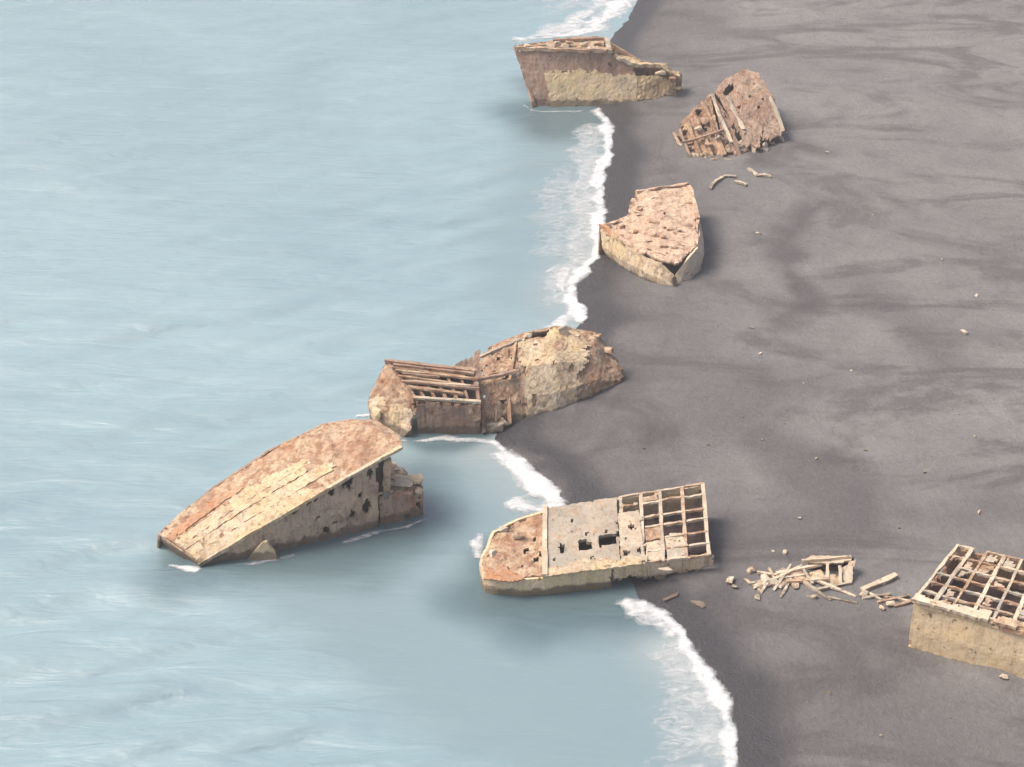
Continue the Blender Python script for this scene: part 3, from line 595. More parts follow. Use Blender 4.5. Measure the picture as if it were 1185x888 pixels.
# ------------------------------------------------------------------ wreck: stranded flat deck with open grid
def stranded_deck():
    r = thing('ship_wreck', (9.87, -41.71, 0), 'stranded wreck with pale deck and open grid of beams at its right end', 'shipwreck', 'rusted shipwrecks along the black beach')
    c = [(3.87, -48.45, 2.5), (23.24, -44.46, 2.8), (22.95, -33.63, 5.6), (4.01, -38.14, 4.9)]        # front-left, front-right, back-right, back-left
    tip_f, tip_b = (-3.2, -47.73, 2.1), (-3.43, -44.52, 3.2)
    f1, b1 = (0.54, -48.67, 2.3), (0.56, -39.21, 4.4)
    bow = [[tip_f, tuple(Vector(tip_f).lerp(Vector(tip_b), .5) + Vector((-.3, 0, .1))), tip_b], [(-1.72, -48.37, 2.2), (-1.93, -45.38, 3.2), (-2.26, -41.3, 4.0)], [f1, (0.55, -44.11, 3.4), b1], [c[0], tuple(bil(c, 0, .5)), c[3]]]
    loft('fore_deck', bow, M['ruin'], r, .3, .3, noise=.14, seed=51, pits=5, pit_r=.3, rag=(.3, 0, .2, .8), holes=[('e', .86, .26, .045, .035), ('e', .68, .2, .02, .02)])
    loft('rusted_margin', [[Vector((-3.09, -48.41, 2.35)), Vector((-3.21, -46.29, 3.0))], [Vector((-0.24, -49.11, 2.5)), Vector((-0.25, -46.57, 3.2))], [Vector((1.91, -48.85, 2.55)), Vector((1.92, -47.44, 3.1))]], M['orange'], r, .2, .28, rag=(.2, 1.5, 0, 1.1), noise=.06, seed=52)
    # mid deck: a slab standing a little higher
    def dq(u, v, h=.0): return tuple(bil(c, u, v, h))
    loft('mid_deck', [[dq(.0, 0, .45), dq(.0, .5, .45), dq(0, 1, .45)], [dq(.30, 0, .45), dq(.30, .5, .5), dq(.30, 1, .45)], [dq(.44, 0, .42), dq(.44, .5, .45), dq(.44, 1, .42)]], M['greyb'], r, .5, .27, noise=.06, seed=53, rag=(0, .15, .25, .35), pits=3, pit_r=.22,
         holes=[('r', .73, .97, .29, .45), ('r', .43, .56, .27, .42), ('r', .19, .245, .27, .41), ('e', .55, .5, .03, .03), ('e', .59, .33, .03, .06), ('e', .62, .16, .03, .03), ('e', .83, .5, .025, .025)])
    loft('mid_deck_extension', [[dq(.445, 0, .40), dq(.445, .76, .40)], [dq(.60, 0, .40), dq(.585, .76, .40)]], M['pale'], r, .45, .27, noise=.06, seed=54, rag=(0, .3, .25, .3), holes=[('e', .2, .2, .12, .05), ('e', .75, .22, .1, .05), ('e', .5, .68, .1, .06)], pits=2, pit_r=.2)
    loft('front_margin', [[dq(.0, -.03, .55), dq(.0, .13, .55)], [dq(.25, -.03, .55), dq(.25, .15, .55)], [dq(.58, -.03, .5), dq(.58, .12, .5)]], M['cream'], r, .25, .27, rag=(0, .4, 0, .8), noise=.05, seed=55)
    beam('deck_step', dq(-.008, -.01, .4), dq(-.008, 1.0, .4), .55, .55, M['bone'], r, 1, 8, .04)
    # the open grid
    us = [.465, .595, .715, .855, .99]; k = 0
    vs_ = [0.01, .16, .32, .5, .64, .84, .99]
    for i, u in enumerate(us):
        v0 = .76 if i < 1 else 0.0
        beam('cross_beam', dq(u - (.02 if i else 0), v0, .05), dq(u, 1.0, .05), .42, .4, M[('pale', 'bone', 'pale', 'mixed', 'bone')[i]], r, 10 + i, 8, .05)
    for j, v in enumerate(vs_):
        u0 = .60 if v < .74 else .45
        for i in range(len(us) - 1):
            a, b = us[i], us[i + 1]
            if b <= u0 + .001: continue
            a = max(a, u0) if v < .74 else a
            if (i, j) in ((0, 5),): b -= .05
            beam('grid_beam', dq(a + .004, v, .08), dq(b - .004, v, .08), .34, .32, M[('pale', 'pink', 'bone', 'ruin')[(i + j) % 4]], r, 30 + k, 4, .06, .12); k += 1
    # plates still lying in parts of the grid
    for (u0, u1, v0, v1, mm, s) in ((.60, .71, .01, .31, 'cream', 1), (.72, .85, .01, .30, 'pale', 2), (.60, .71, .33, .49, 'pink', 3), (.46, .58, .84, .90, 'pale', 4), (.72, .80, .16, .36, 'cream', 5), (.60, .72, .86, .98, 'pink', 6)):
        loft('grid_panel', [[dq(u0, v0, .22), dq(u0, v1, .22)], [dq(u1, v0, .22), dq(u1, v1, .22)]], M[mm], r, .2, .27, rag=(0, .7, .2, .8) if s in (2, 4, 5, 6) else (0, .3, .2, .3), noise=.06, seed=60 + s)
    # hull sides: front, round the bow, back; the hold inside, its shade put into the colour
    def down(p, z, dx=0, dy=0): return (p[0] + dx, p[1] + dy, z)
    edge = [dq(.40, 0, .3), dq(.2, 0, .3), c[0], f1, (-1.72, -48.37, 2.2), tip_f, tuple(Vector(tip_f).lerp(Vector(tip_b), .5) + Vector((-.4, 0, .1))), tip_b, (-2.26, -41.3, 4.0), b1, c[3], dq(.5, 1), dq(1, 1)]
    loft('hull_side', [[p, down(p, (p[2] - .6) / 2, 0, -.05 if i < 5 else 0), down(p, -.7, (.3 if 4 < i < 8 else 0), (.25 if i < 5 else -.3))] for i, p in enumerate(edge)], M['sunny'], r, .35, .3, noise=.1, seed=56, rag=(.5, 0, 0, 0), hint=(-.6, -.6, 0))
    loft('broken_hull_side', [[dq(.40, 0, .3), down(dq(.40, 0), -.3)], [dq(.75, 0, .1), down(dq(.75, 0), -.1)], [dq(1.0, 0, .1), down(dq(1.0, 0), .2)]], M['cream'], r, .3, .27, rag=(0, .3, 0, 1.5), noise=.08, seed=57, hint=(0, -1, 0))
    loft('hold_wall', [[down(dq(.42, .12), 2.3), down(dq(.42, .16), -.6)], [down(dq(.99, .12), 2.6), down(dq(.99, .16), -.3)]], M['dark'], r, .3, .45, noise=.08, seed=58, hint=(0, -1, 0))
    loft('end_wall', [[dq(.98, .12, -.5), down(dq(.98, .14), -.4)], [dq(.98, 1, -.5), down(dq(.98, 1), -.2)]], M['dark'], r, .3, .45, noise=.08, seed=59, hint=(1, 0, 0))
    loft('hold_shade_floor', [[dq(.42, .14, -2.0), dq(.42, .98, -3.4)], [dq(.98, .14, -2.0), dq(.98, .98, -3.4)]], M['dark'], r, .2, .6, noise=.12, seed=61)  # floor added and coloured dark so the grid openings look unlit
    for k, (c0, s, mm) in enumerate((((0.75, -42.33, 4.1), (1.6, .8, .7), 'pink'), ((-2.23, -44.94, 3.5), (.9, 1.2, .7), 'bone'), ((-0.95, -41.21, 4.3), (1.2, .8, .6), 'pale'), ((17.58, -46.24, 2.0), (1.8, .7, .8), 'bone'))):
        chunk('broken_slab', c0, s, M[mm], r, 140 + k)
stranded_deck()

# ------------------------------------------------------------------ wreck: rounded bow pointing at the viewer
def rounded_bow():
    r = thing('ship_wreck', (21.47, 37.36, 0.4), 'rounded bow section on the sand with its deck up and split stem', 'shipwreck', 'rusted shipwrecks along the black beach')
    deck = [[(19.48, 49.78, 5.9), (23.63, 50.98, 6.1), (28.0, 52.76, 5.9)], [(18.05, 45.58, 5.6), (23.51, 45.14, 5.8), (28.43, 46.22, 5.6)], [(18.04, 42.74, 5.3), (23.53, 41.37, 5.5), (28.42, 41.17, 5.3)],
            [(13.82, 40.16, 4.9), (21.39, 38.91, 5.2), (28.26, 37.5, 5.0)], [(15.62, 36.31, 4.7), (22.03, 34.49, 5.0), (27.67, 33.41, 4.8)], [(18.81, 32.55, 4.5), (22.86, 31.26, 4.7), (26.28, 30.59, 4.6)], [(20.97, 29.83, 4.4), (23.02, 29.83, 4.4), (25.31, 29.54, 4.4)], [(22.45, 28.71, 4.1), (23.7, 28.42, 4.1), (25.01, 28.8, 4.2)]]
    dk = loft('deck', deck, M['mixed'], r, .35, .3, noise=.2, nscale=.6, seed=71, pits=16, pit_r=.35, rag=(.6, .5, .3, .3), holes=[('e', .5, .1, .03, .04)])
    L = [(13.25, 39.34, 5.0), (13.71, 37.71, 4.9), (15.93, 34.51, 4.7), (19.58, 30.12, 4.4), (22.19, 28.62, 4.0), (24.01, 28.03, 2.3)]
    Lb = [(14.52, 38.37, -0.1), (15.13, 37.18, -0.1), (17.66, 32.5, -0.1), (21.18, 28.5, -0.1), (22.78, 27.38, -0.1), (24.13, 26.54, -0.1)]
    loft('hull_side', [[a, tuple(Vector(a).lerp(Vector(b), .5) + Vector((-.35, -.35, 0))), b] for a, b in zip(L, Lb)], M['cream'], r, .4, .3, noise=.1, seed=72, rag=(.4, 0, .2, 0), hint=(-.5, -1, 0))
    R = [(28.66, 42.42, 5.3), (28.42, 36.29, 5.0), (27.85, 32.43, 4.7), (26.23, 29.75, 4.3), (24.14, 28.03, 2.3)]
    Rb = [(29.88, 42.61, -0.1), (29.41, 37.18, -0.1), (28.48, 32.5, -0.1), (26.64, 29.07, -0.1), (24.38, 26.54, -0.1)]
    loft('hull_side', [[a, tuple(Vector(a).lerp(Vector(b), .5) + Vector((.2, -.1, 0))), b] for a, b in zip(R, Rb)], M['bone'], r, .4, .3, noise=.1, seed=73, hint=(1, -.6, 0))
    beam('stem', (23.97, 27.46, 2.3), (24.23, 26.09, -0.3), .6, .7, M['dark'], r, 3, 4)
    back = [(13.27, 39.76, 4.8), (18.3, 42.64, 5.2), (18.19, 45.79, 5.5), (19.61, 49.67, 5.8), (27.86, 52.65, 5.8), (28.68, 42.64, 5.2)]
    loft('back_wall', [[p, (p[0], p[1] - .6, -.2)] for p in back], M['rust'], r, .3, .4, noise=.1, seed=74, hint=(-.3, 1, 0))
    loft('inner_bulkhead', [[(21.0, 29.98, 3.9), ((21.18, 30.58, 0)[0], (21.18, 30.58, 0)[1], -.2)], [(25.88, 29.98, 3.9), ((26.11, 30.58, 0)[0], (26.11, 30.58, 0)[1], -.2)]], M['dark'], r, .25, .35, noise=.08, seed=75, hint=(0, -1, 0))
    # raised rim along the left edge, coamings and rubble on deck
    for a, b, w, mm in (((13.51, 39.22, 5.2), (16.08, 35.08, 5.0), .6, 'orange'), ((16.08, 35.08, 5.0), (19.71, 30.38, 4.7), .55, 'mixed'), ((19.47, 49.67, 5.95), (27.99, 52.65, 5.95), .5, 'mixed'), ((28.07, 51.98, 5.95), (28.53, 40.96, 5.4), .5, 'mixed'), ((28.5, 40.55, 5.3), (27.49, 32.91, 4.9), .45, 'mixed'), ((21.46, 35.87, 5.2), (23.09, 34.97, 5.2), .6, 'mixed')):
        beam('deck_rim', a, b, w, .6, M[mm], dk, int(a[0] * 7) % 97, 6, .16)
    rnd = random.Random(9)
    for k, p in enumerate([(19.23, 47.55, 5.58), (21.05, 48.72, 5.64), (22.71, 49.3, 5.67), (24.83, 50.51, 5.72), (26.47, 48.72, 5.64), (19.72, 44.35, 5.43), (21.28, 43.49, 5.39), (23.05, 44.08, 5.41), (24.93, 42.36, 5.33), (26.67, 39.0, 5.16), (25.94, 45.22, 5.47), (16.78, 38.71, 5.15), (18.68, 37.33, 5.08), (20.48, 34.61, 4.94), (22.69, 32.74, 4.84), (24.23, 32.46, 4.83), (14.55, 39.0, 5.16), (27.64, 46.37, 5.53), (21.73, 40.1, 5.22), (24.09, 37.88, 5.11)]):
        chunk('deck_rubble', p, (rnd.uniform(.8, 2.0), rnd.uniform(.6, 1.2), rnd.uniform(.4, .8)), M[rnd.choice(['mixed', 'pink', 'bone', 'mauve', 'rust', 'ruin'])], dk, 160 + k)
rounded_bow()

# ------------------------------------------------------------------ wreck: farthest hull in the surf
def far_hull():
    r = thing('ship_wreck', (15.33, 101.26, 0), 'farthest hull section with raked stem in the surf and rusty upper side', 'shipwreck', 'rusted shipwrecks along the black beach')
    top = [(0.39, 104.32, 9.6), (4.6, 103.88, 9.6), (11.78, 103.7, 9.5), (17.56, 103.8, 9.3), (19.0, 103.84, 8.3), (22.63, 103.62, 6.9), (26.89, 103.81, 6.5), (30.6, 103.93, 4.3)]
    bot = [(4.01, 100.67, -0.6), (6.83, 100.25, -0.6), (12.18, 100.67, -0.6), (16.9, 100.84, -0.5), (18.14, 100.59, -0.4), (22.55, 100.92, -0.2), (26.38, 101.76, -0.2), (30.11, 103.38, 0)]
    split = [.98, .30, .28, .34, .30, .2, .18, .2]
    cut = [tuple(Vector(a).lerp(Vector(b), s) + Vector((0, -.15, 0))) for a, b, s in zip(top, bot, split)]
    bk = [tuple(Vector(p) + Vector((0, .35, 0))) for p in bot]
    loft('upper_side', [[a, b] for a, b in zip(top[:6], bk[:6])], M['purp'], r, .4, .36, noise=.12, seed=81, rag=(0, .6, .4, 0), pits=2, pit_r=.4, hint=(0, -1, 0))
    loft('lower_side', [[a, b] for a, b in zip(cut[1:6], bot[1:6])], M['sunny'], r, .4, .36, noise=.12, seed=82, rag=(.5, 0, .9, .5), hint=(0, -1, 0))
    loft('broken_side', [[a, b] for a, b in zip(cut[5:], bot[5:])], M['cream2'], r, .4, .36, noise=.3, seed=83, rag=(0, 1.0, .5, .4), pits=3, pit_r=.4, hint=(0, -1, 0))
    loft('deck', [[(0.55, 104.87, 9.4), (1.18, 106.58, 9.6)], [(7.42, 104.25, 9.3), (7.83, 109.14, 9.5)], [(17.14, 104.62, 9.0), (17.07, 110.61, 9.3)]], M['pink'], r, .3, .36, noise=.25, seed=85, rag=(0, .4, .2, .9), pits=3, pit_r=.5)
    for k, (a, b, w, mm) in enumerate((((0.55, 104.23, 9.8), (8.96, 103.33, 9.8), .6, 'pink'), ((8.96, 103.33, 9.8), (17.23, 103.43, 9.6), .6, 'mauve'), ((17.33, 109.32, 9.6), (17.71, 103.53, 9.4), .8, 'pale'), ((7.49, 108.31, 9.8), (17.03, 109.78, 9.6), .6, 'rust'), ((18.99, 103.67, 8.2), (22.6, 103.18, 6.9), .5, 'pale'), ((22.61, 103.36, 7.0), (27.03, 103.72, 6.7), .5, 'cream'), ((0.55, 106.4, 9.5), (4.0, 100.42, 0), .5, 'purp'))):
        beam('edge_strip', a, b, w, .6, M[mm], r, 200 + k, 6, .12)
    loft('low_deck', [[(18.1, 104.3, 7.8), (18.92, 108.43, 7.6)], [(22.8, 103.72, 6.7), (23.87, 105.93, 6.7)], [(27.06, 103.9, 6.3), (27.86, 106.38, 6.2)], [(30.61, 104.02, 4.1), (31.12, 106.47, 4.0)]], M['cream2'], r, .3, .36, noise=.3, seed=86, rag=(0, .6, 0, .8))
    fb = [(1.18, 107.13, 9.4), (7.84, 109.69, 9.3), (17.1, 111.17, 9.1), (23.89, 106.2, 6.6), (31.15, 106.73, 3.9)]
    loft('far_side', [[p, (p[0] + (3 if i == 0 else 0), p[1] - .3, -.6)] for i, p in enumerate(fb)], M['rust'], r, .3, .6, noise=.1, seed=87, hint=(0, 1, 0))
    rnd = random.Random(3)
    for k, p in enumerate([(2.74, 104.85, 9.9), (5.56, 105.75, 9.9), (8.24, 106.03, 9.8), (10.61, 106.94, 9.8), (13.11, 106.3, 9.7), (15.34, 107.21, 9.7), (9.77, 104.67, 9.8), (14.31, 104.77, 9.6), (17.42, 104.32, 9.6), (27.01, 102.86, 5.7), (29.14, 103.32, 4.2), (30.01, 103.32, 2.2)]):
        chunk('broken_slab', p, (rnd.uniform(1.0, 2.6), rnd.uniform(.8, 1.5), rnd.uniform(.6, 1.3)), M[rnd.choice(['pink', 'mauve', 'rust', 'pale'] if p[2] > 7 else ['cream2', 'pale', 'rust', 'cream'])], r, 220 + k)
far_hull()

# ------------------------------------------------------------------ wreck: collapsed block on the far sand
def collapsed_block():
    r = thing('ship_wreck', (37.38, 78.27, 0.8), 'collapsed jumble of tilted hull slabs standing alone on the far sand', 'shipwreck', 'rusted shipwrecks along the black beach')
    loft('tilted_slab', [[(35.29, 89.96, 7.4), (37.77, 81.56, 5.0), (40.16, 75.82, 2.0)], [(38.49, 95.25, 8.1), (41.42, 86.95, 5.7), (42.97, 77.32, 2.0)], [(41.54, 98.15, 8.3), (44.14, 89.63, 5.6), (45.42, 80.63, 2.2)], [(44.23, 97.22, 8.0), (46.54, 90.33, 5.0), (47.09, 82.17, 2.2)]], M['mauve'], r, .45, .33, noise=.2, seed=91, rag=(.4, .8, .4, 1.8), pits=6, pit_r=.45, holes=[('e', .28, .14, .14, .05)])
    loft('fallen_side', [[(28.93, 83.72, 3.8), (29.6, 79.68, 1.8), (31.39, 75.03, -0.2)], [(31.09, 85.6, 5.6), (32.59, 80.62, 3.0), (33.67, 74.3, -0.2)], [(34.92, 88.93, 7.0), (35.64, 82.06, 4.0), (35.99, 73.93, -0.2)]], M['rust'], r, .4, .33, noise=.4, nscale=.5, seed=92, rag=(1.2, .5, .8, 1.0), pits=12, pit_r=.5)
    loft('inner_side', [[(35.28, 89.44, 6.8), (36.39, 75.03, -0.2)], [(37.8, 83.04, 4.4), (39.4, 75.76, -0.2)]], M['purp'], r, .35, .36, noise=.4, seed=93, rag=(.2, .6, .3, .5), pits=6, pit_r=.5)
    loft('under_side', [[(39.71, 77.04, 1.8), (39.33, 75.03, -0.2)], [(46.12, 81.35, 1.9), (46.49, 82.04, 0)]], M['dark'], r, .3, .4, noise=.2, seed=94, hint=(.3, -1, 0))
    loft('back_wall', [[(29.13, 84.21, 3.6), ((29.87, 85.89, 0)[0], (29.87, 85.89, 0)[1], -.2)], [(35.31, 89.85, 6.8), ((35.67, 89.82, 0)[0], (35.82, 91.42, 0)[1], -.2)], [(41.4, 98.08, 8.0), ((41.96, 98.76, 0)[0], (41.96, 98.76, 0)[1], -.2)], [(46.47, 81.88, 2), ((47.11, 85.89, 0)[0], (47.11, 85.89, 0)[1], -.2)]], M['rust'], r, .3, .5, noise=.2, seed=95, hint=(.3, 1, 0))
    rnd = random.Random(21)
    ribs = [((28.83, 82.07, 3.2), (30.51, 75.34, 0.3)), ((30.12, 84.11, 4.6), (32.27, 75.34, 0.3)), ((31.35, 85.05, 5.5), (34.3, 75.11, 0.4)), ((33.13, 87.05, 6.3), (36.11, 75.93, 1)), ((34.85, 88.27, 7.1), (37.38, 77.78, 2.6)), ((28.48, 83.53, 3.4), (34.78, 87.45, 7.1)), ((29.26, 79.2, 2), (36.35, 80.13, 4)), ((37.57, 88.22, 6.8), (39.67, 80.62, 3.8)), ((37.71, 79.16, 4.4), (39.03, 75.34, 0.3)), ((40.47, 79.19, 2.8), (41.17, 76.08, 0.3)), ((43.12, 78.73, 2.2), (44.05, 78.08, 0.4)), ((45.31, 91.78, 5.4), (46.87, 82.99, 2.5)), ((28.13, 83.9, 1.8), (29.42, 80.34, 0.4)), ((45.73, 83.52, 2.6), (47.2, 82.15, 0.6)), ((37.94, 88.72, 6.6), (40.57, 77.12, 2.4))]
    for k, (p, q) in enumerate(ribs):
        if k in (5, 14): continue
        beam('hull_rib', Vector(p) + Vector((0, -.4, .15)), Vector(q) + Vector((0, -.4, .1)), rnd.uniform(.35, .65), rnd.uniform(.35, .5), M[('mauve', 'rust', 'pink', 'rust', 'pale', 'pink', 'purp', 'pale', 'mauve', 'pink', 'pale', 'greyb', 'pink', 'pale', 'purp')[k]], r, 240 + k, 5, .12, .3)
    for k, p in enumerate([(31.43, 76.17, 0.9), (32.82, 75.15, 0.7), (34.52, 74.42, 0.7), (36.57, 74.42, 0.7), (38.19, 76.21, 1.2), (39.74, 76.95, 1.2), (41.26, 77.14, 0.8), (43.17, 78.41, 0.9), (44.75, 80.72, 1.2), (36.73, 76.8, 1.9), (38.94, 78.35, 2.2), (29.0, 83.31, 1.4), (30.13, 78.45, 1.2), (33.55, 77.59, 2.2), (35.38, 78.72, 3.0), (31.93, 80.37, 3.9), (45.98, 82.25, 1.2), (40.44, 74.88, 0.5), (37.39, 73.64, 0.4), (32.97, 82.55, 4.6)]):
        chunk('broken_slab', p, (rnd.uniform(.9, 2.4), rnd.uniform(.8, 1.6), rnd.uniform(.7, 1.4)), M[rnd.choice(['pink', 'bone', 'rust', 'pale', 'mauve'])], r, 260 + k)
collapsed_block()

# ------------------------------------------------------------------ wreck: grid-decked box at the right edge
def grid_box():
    r = thing('ship_wreck', (52.8, -57.8, 1.0), 'box-shaped hull with cream side and open gridded deck at the right edge', 'shipwreck', 'rusted shipwrecks along the black beach')
    c = [(43.17, -59.18, 7.4), (65.14, -70.41, 7.4), (68.59, -58.13, 8.0), (49.49, -50.02, 8.0)]
    def dq(u, v, h=.0): return tuple(bil(c, u, v, h))
    us = [0.005, .085, .165, .255, .345, .43, .52, .61, .70, .80, .90, .995]; vs_ = [.01, .15, .31, .47, .63, .81, .99]; nu_ = len(us) - 1
    for i, u in enumerate(us):
        beam('cross_beam', dq(u, 0, .06), dq(u, 1, .06), .32 + .1 * (i % 2), .38, M[('bone', 'pale', 'pink', 'bone', 'pale')[i % 5]], r, i, 8, .06)
    k = 0
    for j, v in enumerate(vs_):
        for i in range(nu_):
            if (i * 7 + j * 5) % 17 == 3: continue
            beam('grid_beam', dq(us[i] + .004, v, .10), dq(us[i + 1] - .004, v, .10), .3, .3, M[('pink', 'pale', 'mauve', 'pale', 'ruin')[(i * 2 + j) % 5]], r, 20 + k, 4, .06, .14); k += 1
    s = 0
    for (i, j, mm) in [(i, j, ('pink', 'pale', 'mixed', 'ruin', 'greyb')[(i * 3 + j) % 5]) for i in range(nu_) for j in range(6) if (i * 5 + j * 3 + i * j) % 7 in (0, 2, 3, 5) and not (i == 0 and j < 5)]:
        s += 1; u0, u1, v0, v1 = us[i] + .008, us[i + 1] - .006, vs_[j] + .01, vs_[j + 1] - .01
        loft('grid_panel', [[dq(u0, v0, .2), dq(u0, v1, .2)], [dq(u1, v0, .2), dq(u1, v1, .2)]], M[mm], r, .2, .27, rag=(.3, .8, .3, .8), noise=.08, seed=300 + s)
    loft('rim_plate', [[dq(-.005, -.04, .35), dq(-.005, .08, .4)], [dq(.34, -.04, .35), dq(.34, .1, .4)]], M['bone'], r, .35, .27, rag=(.1, .5, 0, .5), noise=.06, seed=320)
    loft('rusted_rim_plate', [[dq(.35, -.03, .3), dq(.35, .10, .35)], [dq(1, -.03, .3), dq(1, .09, .35)]], M['pink'], r, .35, .3, rag=(.3, 0, .2, .7), noise=.08, seed=321)
    def dn(p, z, dx=0, dy=0): return (p[0] + dx, p[1] + dy, z)
    loft('hull_side', [[dq(0, 0, .1), dn(dq(0, 0), 3.6, -.1, -.2), dn(dq(0, 0), .2)], [dq(.5, 0, .1), dn(dq(.5, 0), 3.6, 0, -.3), dn(dq(.5, 0), .2)], [dq(1, 0, .1), dn(dq(1, 0), 3.6, 0, -.2), dn(dq(1, 0), .2)]], M['sunny'], r, .4, .32, noise=.05, nscale=.2, jit=.15, seed=322, rag=(.25, 0, 0, 0), hint=(0, -1, 0))
    for i in range(9):
        u = .02 + i * .12; p = Vector(dq(u, -.005, -.35)); beam('top_wale', p, Vector(dq(u + .115, -.005, -.35)), .35, .55, M['rust' if i > 2 else 'cream'], r, 330 + i, 3, .06)
    loft('end_wall', [[dq(0, .02, -.3), dn(dq(0, .02), .2)], [dq(0, .98, -.3), dn(dq(0, .98), .2)]], M['rust'], r, .35, .4, noise=.15, seed=323, rag=(0, 0, 1.2, 0), pits=3, hint=(-1, 0, 0))
    loft('back_wall', [[dq(0, 1, -.2), dn(dq(0, 1), .2)], [dq(1, 1, -.2), dn(dq(1, 1), .2)]], M['rust'], r, .35, .5, noise=.12, seed=324, hint=(0, 1, 0))
    loft('far_end_wall', [[dq(1, .02, -.2), dn(dq(1, .02), .2)], [dq(1, .98, -.2), dn(dq(1, .98), .2)]], M['rust'], r, .35, .5, noise=.12, seed=325, hint=(1, 0, 0))
    loft('hold_shade_floor', [[dq(.01, .02, -3.6), dq(.01, .98, -3.6)], [dq(.99, .02, -3.6), dq(.99, .98, -3.6)]], M['dark'], r, .2, .6, noise=.12, seed=326)
grid_box()

# ------------------------------------------------------------------ loose debris
def on_sand(x, y, lift=0.0): return Vector((x, y, gz(x, y) + lift))
def loose_beam(x0, y0, x1, y1, w, h, mm, label, seed, lift0=.1, lift1=.1, name='broken_beam', group='fallen beams in the debris heap', bend=.0):
    a = on_sand(x0, y0, lift0); b = on_sand(x1, y1, lift1); mid = (a + b) / 2
    e = bpy.data.objects.new(name + '_anchor', None)
    o = beam(name, a - mid, b - mid, w, h, M[mm], None, seed, 4, .05, bend); bpy.data.objects.remove(e)
    o.location = mid; tag(o, label, 'beam', group); return o
HEAPL = ['long pale beam rising to the right from the left end of the debris heap', 'low pale beam running nearly level through the left half of the debris heap', 'thin pale beam along the upper left side of the debris heap',
    'short steep pale beam propped in the middle of the debris heap', 'short pale beam jutting towards the viewer below the debris heap middle', 'pale beam sloping down to the right below the hull fragment', 'longest thin beam reaching down right past the hull fragment',
    'pale beam lying crosswise under the hull fragment front', 'stubby pale beam at the lower left corner of the debris heap', 'pinkish thin beam at the far left tip of the debris heap', 'thick pale beam leading from the heap up to the hull fragment',
    'pink level beam ending at the hull fragment front', 'short pale beam leaning beside the left end of the hull fragment', 'thin pinkish beam crossing the upper left of the debris heap', 'thin pale beam lowest of all at the right of the debris heap']
GB = 'tangled beams of the debris heap'
for k, (a, b, w, h, l0, l1, mm) in enumerate((
    ((27.49, -48.54, 1), (33.14, -45.18, 1), .4, .35, .1, .7, 'bone'), ((27.0, -47.54, 1), (34.0, -46.2, 1), .35, .3, .1, .5, 'pale'), ((28.22, -45.52, 1), (33.41, -46.87, 1), .3, .3, .3, .2, 'bone'),
    ((29.71, -48.87, 1), (32.18, -44.84, 1), .3, .3, .0, .8, 'pale'), ((30.34, -50.19, 1), (31.93, -46.87, 1), .3, .25, .0, .3, 'bone'), ((33.32, -47.54, 1), (36.05, -50.52, 1), .4, .3, .3, .0, 'pale'),
    ((34.2, -46.87, 1), (38.83, -50.19, 1), .35, .3, .4, .0, 'bone'), ((34.62, -48.87, 1), (38.75, -47.54, 1), .3, .3, .2, .2, 'pale'), ((28.16, -49.53, 1), (29.18, -47.54, 1), .35, .3, .0, .3, 'bone'),
    ((26.72, -46.54, 1), (28.4, -49.2, 1), .3, .25, .0, .1, 'pink'), ((30.32, -46.2, 1), (35.68, -44.84, 1), .45, .3, .5, .9, 'bone'), ((31.35, -47.54, 1), (36.14, -47.21, 1), .5, .3, .4, .5, 'pink'),
    ((33.28, -44.84, 1), (34.26, -47.88, 1), .3, .3, .8, .2, 'pale'), ((29.69, -44.84, 1), (30.28, -48.21, 1), .28, .28, .4, .1, 'pink'), ((35.46, -49.86, 1), (38.85, -51.33, 1), .3, .25, .05, .0, 'pale'))):
    loose_beam(a[0], a[1], b[0], b[1], w, h, mm, HEAPL[k], 400 + k, l0, l1, group=GB)
loose_beam(*(39.7, -49.04, 1)[:2], *(44.15, -46.03, 1)[:2], .7, .5, 'bone', 'long pale beam lying alone between the debris heap and the grid-decked hull', 420, .1, .2, group=None)
GB2 = 'fallen bars beside the grid-decked hull'
for k, (a, b) in enumerate((((39.56, -50.52, 1), (42.86, -49.53, 1)), ((41.12, -51.17, 1), (44.95, -49.86, 1)), ((42.02, -49.86, 1), (45.49, -51.17, 1)), ((42.95, -51.82, 1), (45.81, -50.52, 1)), ((40.5, -49.53, 1), (41.66, -50.84, 1)))):
    loose_beam(a[0], a[1], b[0], b[1], .3, .25, ('pale', 'mauve', 'pink', 'mauve', 'bone')[k], 'thin fallen bar in the row leading to the left end of the grid-decked hull', 430 + k, .1, .2, group=GB2)

